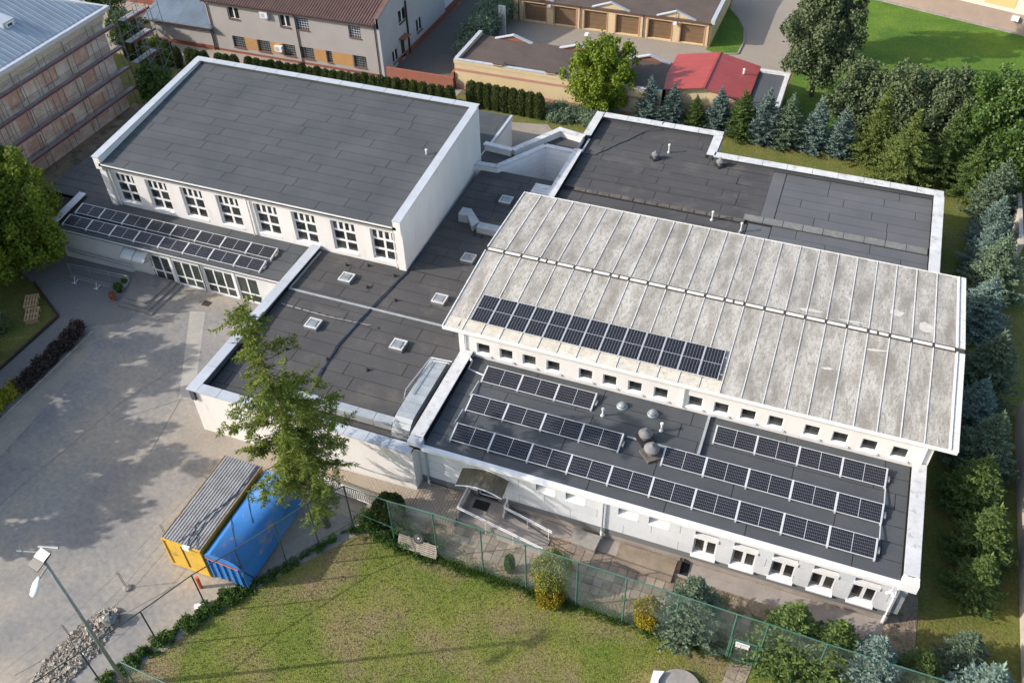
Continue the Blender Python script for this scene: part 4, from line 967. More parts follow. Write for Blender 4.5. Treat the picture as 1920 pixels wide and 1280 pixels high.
for k in range(int(w.L/0.14)):
    q = MB(); w.box(q, k*0.14, k*0.14+0.035, -.015, .015, .362, 1.178); q.build('picket', M['white'], t)
# paving slabs
M['concrete_pad'] = mat('brown_concrete', (0.30, 0.24, 0.18), (0.22, 0.175, 0.13), rough=.95, scale=1.5, speck=.15, sscale=14)
t = thing('slab_path', 'path of loose square concrete slabs below the grey wing', 'path', (-8, 26.3, 0))
sr = random.Random(8)
for i in range(25):
    for j in range(5):
        x, y = -14.4+i*0.51+j*0.02, 25.15+j*0.51
        if j == 4 and x < -8.6: continue
        if j == 0 and (x > -6.0 or x < -13.5) and sr.random() < .8: continue
        if j == 4 and x > -3: continue
        MB().obox((x+.25, y+.25), sr.uniform(-1.2, 1.2), .24, .24, 0.0, 0.035+sr.uniform(0, .012)).build('paving_slab', M['slab'], t)
t = thing('gate_path', 'narrow two-slab path leading to the green gate', 'path', (1.9, 22.5, 0))
for j in range(12):
    for i in range(2):
        y = 26.4-j*0.52
        x = 1.55+i*0.52+max(0, (24.4-y))*-0.16
        MB().obox((x+.25, y), -9+sr.uniform(-2, 2), .245, .245, 0.0, 0.035+sr.uniform(0, .012)).build('paving_slab', M['slab'], t)
tag(MB().prism([(-8.15, 28.55), (-8.05, 27.75), (-6.65, 27.5), (-6.55, 28.5)], 0.0, 0.42).build('concrete_block', M['concrete'], loc=(-7.4, 28, 0)), 'thick rough concrete block against the grey wing wall', 'concrete block')
tag(MB().prism([(-5.5, 27.35), (-2.35, 27.2), (-2.3, 28.6), (-5.5, 28.65)], 0.0, 0.14).build('concrete_pad', M['concrete_pad'], loc=(-4, 28, 0)), 'low weathered concrete pad left of the sunken light well', 'concrete pad')
t = thing('light_well', 'dark sunken light well cut into the earth by the wing wall', 'light well', (-1.6, 28.2, 0))
MB().box(-2.2, 27.9, 0.0, -2.05, 28.7, 0.35).build('side_wall', M['brown'], t); MB().box(-2.05, 27.9, 0.005, -1.6, 28.7, 0.02).build('pit', M['pit_shade'], t)  # flat near-black plate; its colour stands in for the shade inside the well
# tyre pallet
pallet('wooden_pallet', 'grey weathered pallet standing against the green net fence', -16.35, 24.55, 0.45, 0, 'wood_grey', 62)
pallet('wooden_pallet', 'second grey pallet leaning right of the first on the net fence', -15.2, 24.5, 0.45, 0, 'wood_grey', 62)
t = thing('old_tyre', 'old car tyre with silver rim lying on the leaning pallets', 'tyre', (-15.75, 24.75, 0.85)); t.rotation_euler = (R(50), 0, 0); OFF[t.name] = (0, 0, 0)
MB().lathe(0, 0, [(0.19, 0), (0.30, 0), (0.32, 0.09), (0.30, 0.18), (0.19, 0.18)], 20).build('tyre', M['rubber'], t)
MB().lathe(0, 0, [(0.19, 0.02), (0.18, 0.181), (0.10, 0.17), (0.03, 0.19)], 16).build('rim', M['galv'], t)
# round concrete well
t = thing('round_concrete_cover', 'round concrete cover on the lawn near the green gate', 'well cover', (-0.55, 21.4, 0))
MB().lathe(-0.55, 21.5, [(1.08, 0.0), (1.08, 0.26), (1.04, 0.30)], 40).build('cover', M['concrete'], t)
tag(MB().prism([(-1.95, 21.9), (-1.45, 22.05), (-1.60, 21.6), (-1.55, 20.3), (-1.95, 20.3)], 0, 0.5).build('white_trough', M['white'], loc=(-1.7, 21.5, 0)), 'white plastic trough beside the round concrete cover', 'trough')

M['rust'] = mat('rusty_edge', (0.24, 0.13, 0.06), (0.42, 0.30, 0.14), rough=.85, scale=3)
# ================================================================ containers
t = thing('yellow_container', 'yellow site container with ribbed zinc roof beside the blue skip', 'container', (-26.8, 22.1, 0)); OFF[t.name] = (0, 0, 0); t.rotation_euler = (0, 0, R(0))
MB().box(-1.2, -2.95, 0.18, 1.2, 3.0, 2.42).build('body', M['yellow'], t)
for k in range(13): MB().box(-1.13+k*0.175, -2.93, 2.42, -1.13+k*0.175+0.095, 2.98, 2.475).build('roof_rib', M['zinc'], t)
MB().box(-1.19, -2.98, 2.40, 1.19, 3.0, 2.432).build('roof', M['zinc'], t)
q = MB(); q.box(-1.23, -3.02, 0.1, -1.14, -2.92, 2.47).box(1.14, -3.02, 0.1, 1.23, -2.92, 2.47).box(-1.14, -3.02, 2.38, 1.14, -2.95, 2.47).box(-1.14, -3.02, 0.1, 1.14, -2.95, 0.2)
q.build('edge_frame', M['yellow'], t)
q = MB(); q.box(1.19, -2.9, 2.38, 1.235, 3.0, 2.49).box(-1.235, -2.9, 2.38, -1.19, 3.0, 2.49); q.build('roof_rail', M['rust'], t)
d = MB().box(-1.0, -2.985, 0.26, -0.1, -2.952, 2.2).build('door', M['yellow'], t); MB().box(-0.85, -3.02, 1.15, -0.65, -2.99, 1.22).build('handle', M['galv_d'], d)
q = MB().box(-0.08, -2.975, 0.3, -0.03, -2.952, 2.3); q.build('door_seam', M['brown'], t)
MB().box(0.2, -3.12, 2.3, 0.62, -2.96, 2.56).build('electric_box', M['white'], t)
q = MB(); q.path(wig([(0.4, -2.9, 2.5), (0.1, -1.5, 2.5), (0.9, 0.5, 2.5), (1.0, 2.9, 2.5)], .08, 9), .018).path(wig([(0.5, -2.9, 2.5), (0.5, -1.2, 2.5), (0.95, 0.6, 2.5), (1.1, 2.9, 2.5)], .07, 10), .018).path(wig([(-.2, -2.9, 2.5), (0.3, -2.0, 2.52), (1.1, -2.95, 2.52)], .05, 11), .018); q.build('cable', M['cable'], t)
t = thing('blue_skip', 'blue covered skip with rounded rusty top standing beside the yellow container', 'skip', (-24.35, 22.1, 0)); OFF[t.name] = (0, 0, 0)
def sec(y, s=1.0):
    pr = [(-1.12, 0.25), (-1.12, 2.10), (-1.0, 2.26), (-0.7, 2.37), (-0.3, 2.43), (0.1, 2.44), (0.45, 2.40), (0.75, 2.28), (0.95, 2.10), (1.07, 1.85), (1.12, 1.55), (1.14, 0.25)]
    return [(x, y, z) for x, z in pr]
q = MB(); A, B = sec(-2.95), sec(2.9)
n = len(A); q.v = A+B
for i in range(n-1): q.f.append((i, i+n, i+1+n, i+1)[::-1]); q.mi.append(0)
q.f.append(tuple(range(n))); q.f.append(tuple(range(2*n-1, n-1, -1))); q.mi += [0, 0]
bo_ = q.build('body', M['blue'], t, smooth=False)
bo_.data.polygons.foreach_set('use_smooth', [2 < i < 10 for i in range(len(bo_.data.polygons))])
for k in range(5): MB().box(-0.95+k*0.45, -3.03, 0.3, -0.87+k*0.45, -2.955, 1.85).build('rib', M['blue'], t)
for xa_, ya_ in ((-.9, -1.0), (.35, -2.6)):
    MB().path([(1.0, ya_-.2, 2.02), (.3, ya_+.6, 2.45), (-.6, ya_+1.6, 2.44), (-1.05, ya_+2.2, 2.25)], .018).build('strap', M['rubber'], t)
q = MB(); q.path([(-1.0, -3.0, 2.0), (0.95, -3.0, 1.85)], 0.03); q.build('bar', M['orange'], t)
q = MB().path([(-1.05, -2.97, .3), (-1.05, -2.97, 1.9)], .03).path([(1.02, -2.97, .3), (1.02, -2.97, 1.2)], .03).path([(1.15, -2.8, 1.5), (1.2, -2.6, .9), (1.15, -2.4, .4)], .03).build('hose', M['cable'], t)
t = thing('red_bollard', 'short orange-red post in front of the yellow container door', 'post', (-25.75, 18.4, 0)); MB().tube((-25.75, 18.4, 0), (-25.75, 18.4, 0.95), 0.10, 10).build('post', M['orange'], t)
tag(MB().obox((-25.1, 17.45), 35, .32, .16, 0, 0.08).build('white_board', M['white'], loc=(-25.1, 17.45, 0)), 'small white board lying at the foot of the diagonal fence', 'board')

# rebar stakes with strung wires
pts = [(-31.6, 9.6), (-30.23, 13.56), (-29.55, 17.0), (-29.3, 20.3), (-28.9, 24.0)]
for i, p in enumerate(pts):
    t = thing('wire_stake', ['bottom-edge', 'nearer', 'middle', 'farther', 'farthest'][i]+' pair of thin steel stakes in the yard '+['beside the rubble', 'at the rubble heap', 'set in a concrete foot', 'behind the container corner', 'behind the zinc roof'][i], 'stake', (p[0], p[1], 0), 'paired steel stakes of the yard wire line')
    for dx in (0, 0.13): MB().tube((p[0]+dx, p[1], 0), (p[0]+dx-.04, p[1], 1.45), 0.014, 5).build('rod', M['brown'], t)
    if i in (2,): MB().lathe(p[0]+.1, p[1], [(0.24, 0), (0.22, 0.12), (0.12, .16)], 10).build('concrete_foot', M['concrete'], t)
for z, l in ((1.4, 'upper thin wire strung between the steel stakes'), (0.25, 'lower thin wire strung between the steel stakes')):
    tag(MB().path([(p[0], p[1], z) for p in pts], 0.010, 4).build('strung_wire', M['galv_d']), l, 'wire')
# rubble
rr = random.Random(3)
q = MB(); NX, NY = 26, 40; g_ = []
for j in range(NY+1):
    for i in range(NX+1):
        u, v = i/NX*2-1, j/NY*2-1
        x, y = -29.6+u*1.0+v*0.3, 13.0+v*2.7
        e = max(0, 1-(u*u+v*v))
        z = -0.02+0.16*e**0.8*(0.6+0.9*mn.noise(Vector((x*1.4, y*1.4, 2))))+(0.14*mn.noise(Vector((x*5, y*5, 0))) if e > .05 else 0)
        g_.append((x, y, max(z, -0.02)))
q.v = g_
for j in range(NY):
    for i in range(NX):
        a = j*(NX+1)+i; q.f.append((a, a+1, a+NX+2, a+NX+1)); q.mi.append(0)
M['rubble'] = mat('rubble', (0.46, 0.42, 0.36), (0.32, 0.27, 0.21), rough=0.98, scale=2.2, c3=(0.17, 0.16, 0.15), s3=3, lo3=.52, hi3=.62, speck=.35, sscale=14, bump=1.0, bscale=14, bdist=.1)
for k in range(2200):
    a = rr.uniform(0, 2*math.pi); d = rr.random()**.5
    u, v = math.cos(a)*d, math.sin(a)*d; x, y = -29.6+u*1.05+v*.3, 13.0+v*2.8; s_ = rr.uniform(.015, .055)*(2.2 if rr.random() < .06 else 1)
    z = 0.11*max(0, 1-d*d)+s_*.4
    mt = Matrix.Rotation(rr.uniform(0, 6), 3, Vector((rr.gauss(0, 1), rr.gauss(0, 1), rr.gauss(0, 1))).normalized())
    q.hexa([tuple(Vector((x, y, z))+mt @ Vector((sx*s_*rr.uniform(.6, 1.3), sy*s_, sz*s_*.7))) for sz in (-1, 1) for sx, sy in ((-1, -1), (1, -1), (1, 1), (-1, 1))])
tag(q.build('rubble_heap', M['rubble']), 'heap of pale broken rubble on the yard behind the lamp post', 'rubble', kind='stuff')
t = thing('dark_bag', 'crumpled dark plastic bag on top of the rubble heap', 'bag', (-28.9, 15.0, .2))
q = MB(); NB_ = 12
for j in range(8):
    for i in range(NB_):
        th, ph = math.pi*j/7, 2*math.pi*i/NB_; r0 = 0.36*(1+.45*mn.noise(Vector((i*.9, j*.9, 1))))
        q.v.append((-28.9+r0*math.sin(th)*math.cos(ph)*1.4, 15.1+r0*math.sin(th)*math.sin(ph), .35+r0*.7*math.cos(th)))
for j in range(7):
    for i in range(NB_): q.f.append((j*NB_+i, (j+1)*NB_+i, (j+1)*NB_+(i+1) % NB_, j*NB_+(i+1) % NB_)); q.mi.append(0)
q.build('bag', mat('bag_plastic', (0.03, 0.04, 0.05), (0.10, 0.12, 0.13), scale=4, rough=.4), t)

# ================================================================ lamp post
t = thing('lamp_post', 'tall grey solar lamp post rising from the lower left corner', 'street lamp', (-25.95, 12.5, 0))
MB().tube((-25.95, 12.5, 0), (-25.95, 12.5, 10.9), 0.10, 12, 0.065).build('pole', M['grey_steel'], t, smooth=True)
MB().tube((-25.95, 12.5, 10.5), (-26.0, 12.0, 10.35), 0.04, 8).build('arm', M['grey_steel'], t)
hd = MB().lathe(0, 0, [(0.03, 0.0), (0.13, 0.06), (0.17, 0.30), (0.16, 0.55), (0.08, 0.78), (0.05, 0.85)], 14); mt = Matrix.Translation((-26.02, 11.35, 9.9)) @ Matrix.Rotation(R(-52), 4, 'X') @ Matrix.Diagonal((1.1, .55, 1, 1)); hd.v = [tuple(mt @ Vector(p)) for p in hd.v]; hd.build('lamp_head', M['white'], t, smooth=True)
MB().hexa([(-26.45, 12.1, 10.85), (-25.85, 12.0, 10.85), (-25.65, 12.75, 11.2), (-26.25, 12.85, 11.2), (-26.45, 12.1, 10.9), (-25.85, 12.0, 10.9), (-25.65, 12.75, 11.25), (-26.25, 12.85, 11.25)]).build('solar_module', M['cell'], t)
MB().hexa([(-26.35, 12.45, 11.08), (-25.78, 12.37, 11.08), (-25.67, 12.73, 11.255), (-26.24, 12.83, 11.255), (-26.35, 12.45, 11.10), (-25.78, 12.37, 11.10), (-25.67, 12.73, 11.27), (-26.24, 12.83, 11.27)]).build('pale_half', M['coping_w'], t)  # paler plate over the upper half of the solar module
q = MB(); q.tube((-26.0, 12.8, 11.05), (-27.25, 12.45, 11.05), 0.035).tube((-26.5, 12.9, 11.1), (-25.5, 13.05, 11.3), 0.05).tube((-27.0, 12.5, 11.05), (-27.1, 12.6, 11.35), 0.03); q.build('antenna_arm', M['grey_steel'], t)

# ================================================================ sports fence
def netmat():
    m = bpy.data.materials.new('green_net'); m.use_nodes = True; nt = m.node_tree; nt.nodes.clear(); N = nt.nodes.new
    o = N('ShaderNodeOutputMaterial'); mx = N('ShaderNodeMixShader'); tr = N('ShaderNodeBsdfTransparent'); d = N('ShaderNodeBsdfDiffuse')
    d.inputs[0].default_value = (0.26, 0.34, 0.32, 1)
    nz = N('ShaderNodeTexNoise'); nz.inputs['Scale'].default_value = 0.9; nz.inputs['Detail'].default_value = 3
    g = N('ShaderNodeNewGeometry'); nt.links.new(g.outputs['Position'], nz.inputs['Vector'])
    mr = N('ShaderNodeMapRange'); mr.inputs['From Min'].default_value = .35; mr.inputs['From Max'].default_value = .65; mr.inputs['To Min'].default_value = .05; mr.inputs['To Max'].default_value = .17
    nt.links.new(nz.outputs['Fac'], mr.inputs[0]); nt.links.new(mr.outputs[0], mx.inputs[0])
    nt.links.new(tr.outputs[0], mx.inputs[1]); nt.links.new(d.outputs[0], mx.inputs[2]); nt.links.new(mx.outputs[0], o.inputs[0]); return m
M['net'] = netmat()
def fence(label, P_, hs, mp, nets, rail=True, lower=None, gatebay=None):
    t = thing('net_fence', label, 'fence', (P_[0][0], P_[0][1], 0))
    for (x, y), h in zip(P_, hs): MB().tube((x, y, 0), (x, y, h), 0.04, 8).build('post', M[mp], t)
    for i in range(len(P_)-1):
        (x0, y0), (x1, y1) = P_[i], P_[i+1]
        MB().tube((x0, y0, hs[i]), (x1, y1, hs[i+1]), 0.032, 8).build('top_rail', M[mp], t)
        if i in nets:
            z0 = 2.0 if i == gatebay else 0.05
            MB().quad((x0, y0, z0), (x1, y1, z0), (x1, y1, hs[i+1]-.03), (x0, y0, hs[i]-.03)).build('net', M['net'], t)
        if lower and i in lower:
            MB().tube((x0, y0, lower[i]), (x1, y1, lower[i]), 0.02, 6).build('mid_rail', M[mp], t)
    return t
dg = [(-28.4, 9.4), (-27.05, 12.1), (-25.75, 14.83), (-24.49, 17.3), (-23.3, 19.3), (-21.98, 21.09), (-20.96, 22.73), (-19.76, 24.47)]
fence('green post-and-net fence running diagonally past the blue skip', dg, [3.4, 3.35, 3.31, 3.5, 3.5, 3.94, 4.09, 3.98], 'green_dark', [5, 6], lower={4: .45, 5: .6, 6: .7})
hx = [(-19.76, 24.47), (-17.22, 24.5), (-14.6, 24.45), (-11.9, 24.40), (-9.42, 24.3), (-6.64, 24.22), (-4.14, 24.15), (-1.55, 24.1), (1.19, 24.03), (2.63, 24.03), (5.3, 24.1), (8.0, 24.1), (10.7, 24.1), (13.4, 24.1)]
f = fence('tall green net fence between the lawn and the grey wing', hx[1:], [3.8, 4.0, 4.0, 4.05, 4.05, 4.1, 4.1, 4.1, 4.1, 3.85, 3.85, 3.85, 3.85], 'green_steel', range(1, 12), gatebay=7)
MB().tube((hx[0][0], hx[0][1], 3.98), (hx[1][0], hx[1][1], 3.8), .03).build('top_rail', M['green_steel'], f)
MB().tube((hx[0][0], hx[0][1], 1.9), (hx[1][0], hx[1][1], 1.4), .025).build('mid_rail', M['green_steel'], f)
MB().quad((-17.22, 24.5, 1.2), (-14.6, 24.45, 1.2), (-14.6, 24.45, 3.97), (-17.22, 24.5, 3.77)).build('net', M['net'], f)
fence('short green net fence section at the bottom edge by the lamp post', [(-24.5, 12.15), (-21.7, 12.0), (-18.9, 11.9)], [4.0, 4.0, 4.0], 'green_steel', [0, 1])
t = thing('green_gate', 'green steel gate with white notices in the net fence', 'gate', (1.9, 24.03, 0))
q = MB(); q.box(1.32, 24.0, 0.08, 1.38, 24.06, 1.95).box(2.42, 24.0, 0.08, 2.48, 24.06, 1.95).box(1.38, 24.0, 1.89, 2.42, 24.06, 1.95).box(1.38, 24.0, 0.08, 2.42, 24.06, 0.14); q.build('gate_frame', M['green_steel'], t)
MB().quad((1.38, 24.03, .14), (2.42, 24.03, .14), (2.42, 24.03, 1.89), (1.38, 24.03, 1.89)).build('net', M['net'], t)
for x in (1.24, 2.56): MB().box(x-.03, 23.99, 0, x+.03, 24.07, 2.1).build('gate_post', M['green_steel'], t)
for x0, x1, z0, z1 in ((1.45, 2.12, 1.68, 1.86), (1.47, 1.72, 1.42, 1.62), (1.76, 2.10, 1.44, 1.62)):
    s_ = MB().box(x0, 23.965, z0, x1, 23.985, z1).build('notice', M['white'], t)
    q = MB()
    for k in range(3):
        zz_ = z1-.05-k*(z1-z0-.06)/3; q.box(x0+.04, 23.961, zz_-.012, x1-.05-.05*(k % 2), 23.9645, zz_)
    q.build('print', M['grey_steel'], s_)
M['wall_pale'] = mat('pale_wall', (0.55, 0.50, 0.44), (0.42, 0.38, 0.33), rough=.9, scale=.8, speck=.1)
# ================================================================ neighbouring buildings
# ---- brick building under scaffold
bb = thing('brick_building', 'old peeling brick building with grey metal roof behind scaffolding', 'building', (-75, 50, 0))
BX, BY0, BY1, BZ = -62.9, 24.0, 60.2, 9.3
W = Wall((BX, BY0), (BX, BY1))
nic = []
for k in range(9):
    a = W.L-2.6-k*4.0
    for z0, z1 in ((0.9, 2.9), (3.9, 5.3), (6.1, 7.6)):
        if a > 0.5: nic.append((a-1.7, a, z0, z1))
b = MB(); W.face(b, 0, 8.2, nic, rev=0.13); b.build('wall', M['brick_old'], bb)
for o in nic:
    q = MB(); q.quad(W.P(o[0], -.125, o[2]), W.P(o[1], -.125, o[2]), W.P(o[1], -.125, o[3]), W.P(o[0], -.125, o[3])); q.build('bricked_window', M['brick_old2'], bb)
b = MB(); Wall((BX, BY1), (-100, BY1)).face(b, 0, 8.2); b.build('wall', M['brick_old'], bb)
for k in range(9):
    for dx in (2.15, 2.5):
        a = W.L-2.6-k*4.0-dx
        if a > 0: q = MB(); W.box(q, a, a+.12, .003, .05, .3, 8.1); q.build('pilaster', M['old_plaster'], bb)
for z0, z1, d in ((8.2, 8.55, .10), (8.55, 8.95, .22), (8.95, 9.3, .40)):
    q = MB(); W.box(q, 0, W.L+d, -.3, d, z0, z1-.002); q.build('cornice', M['old_plaster'], bb)
    Wb = Wall((BX, BY1), (-100, BY1)); q = MB(); Wb.box(q, 0.003, Wb.L, -.3, d, z0, z1-.002); q.build('cornice', M['old_plaster'], bb)
q = MB(); q.box(BX-.1, BY0, 9.3, BX+.75, BY1+.8, 9.62); q.box(-100, BY1-.05, 9.3, BX-.102, BY1+.8, 9.62); q.build('eaves_gutter', M['coping'], bb)
tp = math.tan(R(24)); rx = 13.0
ys = BY1+.5; n = 60
for k in range(80):      # standing-seam sheets on the east slope, hipped at the north end
    y1 = ys-k*0.55; y0 = y1-0.53
    if y1 < BY0: break
    l0, l1 = min(rx, max(0.05, ys-y0)), min(rx, max(0.0, ys-y1))
    xb = BX+.30
    q = MB(); q.hexa([(xb, y0, 9.6), (xb, y1, 9.6), (xb-l1, y1, 9.6+l1*tp), (xb-l0, y0, 9.6+l0*tp), (xb, y0, 9.66), (xb, y1, 9.66), (xb-l1, y1, 9.66+l1*tp), (xb-l0, y0, 9.66+l0*tp)][::1])
    o = q.build('roof_sheet', M['roof_grey'], bb)
    q = MB(); q.hexa([(xb, y1-.02, 9.6), (xb, y1+.02, 9.6), (xb-l1-.01, y1+.02, 9.6+l1*tp), (xb-l1-.01, y1-.02, 9.6+l1*tp), (xb, y1-.02, 9.72), (xb, y1+.02, 9.72), (xb-l1-.01, y1+.02, 9.72+l1*tp), (xb-l1-.01, y1-.02, 9.72+l1*tp)]); q.build('seam', M['roof_grey'], o)
for k in range(50):      # north hip
    x1 = BX+.3-k*0.55; x0 = x1-.53
    l1, l0 = min(rx, k*.55), min(rx, k*.55+.53)
    q = MB(); q.hexa([(x1, ys, 9.6), (x0, ys, 9.6), (x0, ys-l0, 9.6+l0*tp), (x1, ys-l1, 9.6+l1*tp), (x1, ys, 9.655), (x0, ys, 9.655), (x0, ys-l0, 9.655+l0*tp), (x1, ys-l1, 9.655+l1*tp)][::-1]); q.build('roof_sheet', M['roof_grey'], bb)
    if k > 60: break
q = MB(); q.hexa([(-65.2, 52.2, 10.2), (-65.2, 53.5, 10.2), (-68.8, 53.5, 11.8), (-68.8, 52.2, 11.8), (-65.2, 52.2, 11.25), (-65.2, 53.5, 11.25), (-68.8, 53.5, 12.0), (-68.8, 52.2, 12.0)]); d = q.build('dormer', M['coping'], bb)
q = MB(); q.box(-65.19, 52.45, 10.75, -65.12, 53.25, 11.15); q.build('frame', M['white'], d); q = MB(); q.box(-65.13, 52.6, 10.85, -65.1, 53.1, 11.06); q.build('pane', M['glass'], d)
# ---- scaffold
sc = thing('scaffolding', 'steel scaffolding with red toe boards along the old brick wall', 'scaffolding', (-62, 50, 0))
lv = [1.9, 3.9, 5.9, 7.95]; xa, xo = -62.55, -61.75
bays = [60.9-3.0*k for k in range(12)]
for yb in bays:
    for x in (xa, xo): MB().tube((x, yb, 0), (x, yb, 9.2 if x == xo and int(yb) % 2 else 8.9), .03, 6).build('standard', M['scaf'], sc)
    for z in lv:
        q = MB(); q.tube((xa, yb, z-.06), (xo, yb, z-.06), .025, 6); q.build('transom', M['scaf'], sc)
for z in lv:
    for k in range(len(bays)-1):
        y1, y0 = bays[k], bays[k+1]
        MB().box(xa+.06, y0+.02, z-.03, -62.16, y1-.02, z+.02).build('deck_board', M['deck'], sc)
        MB().box(-62.13, y0+.02, z-.03, xo-.04, y1-.02, z+.02).build('deck_board', M['deck'], sc)
        MB().box(xo-.03, y0+.02, z+.021, xo+.0, y1-.02, z+.17).build('toe_board', M['toe'], sc)
    for dz in (1.0,):
        MB().tube((xo, bays[0], z+dz), (xo, bays[-1], z+dz), .02, 6).build('guard_rail', M['scaf'], sc)
for k in (0, 1, 3, 4, 6, 8):
    for i in range(3):
        if (k+i) % 2 == 0: MB().tube((xo+.02, bays[k], lv[i]), (xo+.02, bays[k+1], lv[i+1]), .018, 5).build('brace', M['scaf'], sc)
st_ = thing('scaffold_tower', 'scaffold stair tower at the far corner of the brick building', 'scaffolding', (-62, 62.5, 0))
for x in (-62.6, -61.3, -60.2):
    for y in (61.6, 63.2, 64.8): MB().tube((x, y, 0), (x, y, 9.6), .03, 6).build('standard', M['scaf'], st_)
for z in (1.9, 3.9, 5.9, 7.95, 9.2):
    if z < 9: 
        MB().box(-62.45, 61.7, z-.03, -61.75, 64.7, z+.02).build('deck_board', M['deck'], st_)
        MB().box(-61.28, 61.62, z+.02, -61.24, 64.75, z+.2).build('toe_board', M['toe'], st_)
    for x in (-62.6, -61.3, -60.2): MB().tube((x, 61.6, z+.5), (x, 64.8, z+.5), .02, 5).build('guard_rail', M['scaf'], st_)
    for y in (61.6, 63.2, 64.8): MB().tube((-62.6, y, z+.9), (-60.2, y, z+.9), .02, 5).build('guard_rail', M['scaf'], st_)
for i in range(4):
    z = i*1.95
    MB().tube((-60.2, 61.6, z+.1), (-60.2, 64.8, z+1.95), .02, 5).tube((-60.2, 64.8, z+.1), (-60.2, 61.6, z+1.95), .02, 5).build('brace', M['scaf'], st_)
    MB().tube((-61.3, 61.6, z+.1), (-60.2, 61.6, z+1.95), .02, 5).build('brace', M['scaf'], st_)
for i in range(24):
    z = .4+i*.38; MB().tube((-60.2, 61.6, z), (-60.2, 62.05, z), .015, 4).build('rung', M['scaf'], st_)

# ---- grey rendered house
gh = thing('grey_house', 'two-storey grey rendered house with brown ribbed roof and orange brick inlays', 'house', (-52, 76, 0))
HX0_, HX1_, HY = -62.0, -42.2, 73.2
W = Wall((HX0_, HY), (HX1_, HY))
up = [(-58.74, 1.35, 1.2, 'w'), (-52.76, 1.25, 1.25, 'w'), (-50.77, 1.45, 1.25, 'g'), (-44.96, 1.3, 1.25, 'g')]
lo_ = [(-58.82, 1.5, 'g'), (-55.82, 1.5, 'g'), (-52.85, 1.45, 'g'), (-50.76, 1.55, 'g'), (-48.25, .65, 'g'), (-44.8, 1.45, 'g')]
ops = [(x-w/2-HX0_, x+w/2-HX0_, 3.70, 4.92) for x, w, h, k in up]+[(x-w/2-HX0_, x+w/2-HX0_, 0.65, 1.88) for x, w, k in lo_]
b = MB(); W.face(b, .25, 5.4, ops, rev=.22)
b.build('wall', M['house'], gh)
q = MB(); W.face(q, 0, .25, d=.01); q.build('plinth', M['plinth_red'], gh)
for i, (x, w, h, k) in enumerate(up):
    o = ops[i]; W.window(gh, o[0], o[1], o[2], o[3], [(0, .5, 0, 1), (.5, 1, 0, 1)] if k == 'w' else [(a/5, (a+1)/5, c/5, (c+1)/5) for a in range(5) for c in range(5)], rev=.2, bar=.07 if k == 'w' else .022, mf='white' if k == 'w' else 'coping', mg='glass' if k == 'w' else 'glass_g', sill=.10, sillm='roof_brown')
for i, (x, w, k) in enumerate(lo_):
    o = ops[len(up)+i]; nn = 5 if w > 1 else 2
    W.window(gh, o[0], o[1], o[2], o[3], [(a/nn, (a+1)/nn, c/5, (c+1)/5) for a in range(nn) for c in range(5)], rev=.2, bar=.02, mf='galv_d', mg='glass_g', sill=.10, sillm='roof_brown')
for a, c in ((-58.05, -56.6), (-55.05, -53.6), (-49.95, -48.6), (-47.9, -45.6)):
    q = MB(); W.box(q, a-HX0_, c-HX0_, .003, .02, .65, 1.88); q.build('brick_inlay', M['brick_org'], gh)
We = Wall((HX1_, HY), (HX1_, 88)); opr = [(4.0, 5.7, 3.7, 5.0), (1.9, 3.2, .5, 1.75), (7.6, 9.0, 1.2, 2.6)]
dop = [(3.9, 4.7, .1, 2.1)]
b = MB(); We.face(b, .6, 5.5, opr+[(3.9, 4.7, .6, 2.1)], rev=.15); We.face(b, 0, .6, [(3.9, 4.7, .1, .6)], rev=.15, d=.002)
b.prism([(HX1_-.25, HY-.1), (HX1_+.02, HY-.1), (HX1_+.02, HY+.3), (HX1_-.25, HY+.3)], 0, 6.0)
b.build('wall', M['house_b'], gh)
q = MB(); We.face(q, 0, .62, [(3.9, 4.7, 0, .62)], rev=.1, d=.03, a0=3.0); q.build('plinth', M['plinth_red'], gh)
for o in opr: We.window(gh, o[0], o[1], o[2], o[3], [(0, .5, 0, 1), (.5, 1, 0, 1)], rev=.12, bar=.07, sill=.12, sillm='roof_brown')
o = dop[0]; We.window(gh, o[0], o[1], o[2], o[3], [(0, 1, 0, 1)], rev=.12, bar=.05, mf='brown', mg='brown', name='door')
q = MB(); We.box(q, 3.6, 5.0, .01, .7, 2.35, 2.45); q.build('door_canopy', M['terracotta'], gh)
# sloping parapet of the right gable
zg = lambda y: 6.0+(y-73)*.30
q = MB(); q.hexa([(HX1_-.3, 73.1, 5.0), (HX1_-.001, 73.1, 5.0), (HX1_-.001, 84, 5.0), (HX1_-.3, 84, 5.0), (HX1_-.3, 73.1, zg(73.1)), (HX1_-.001, 73.1, zg(73.1)), (HX1_-.001, 84, zg(84)), (HX1_-.3, 84, zg(84))]); q.build('gable_parapet', M['house_b'], gh)
q = MB(); q.hexa([(HX1_-.38, 73.05, zg(73.05)+.0), (HX1_+.06, 73.05, zg(73.05)), (HX1_+.06, 84, zg(84)), (HX1_-.38, 84, zg(84)), (HX1_-.38, 73.05, zg(73.05)+.06), (HX1_+.06, 73.05, zg(73.05)+.06), (HX1_+.06, 84, zg(84)+.06), (HX1_-.38, 84, zg(84)+.06)]); q.build('coping', M['roof_brown'], gh)
zr = lambda y: 5.45+(y-72.8)*.30
q = MB(); q.hexa([(HX0_-.1, 72.8, 5.3), (HX1_-.31, 72.8, 5.3), (HX1_-.31, 84, 8.6), (HX0_-.1, 84, 8.6), (HX0_-.1, 72.8, zr(72.8)), (HX1_-.31, 72.8, zr(72.8)), (HX1_-.31, 84, zr(84)), (HX0_-.1, 84, zr(84))]); q.build('roof', M['roof_brown'], gh)
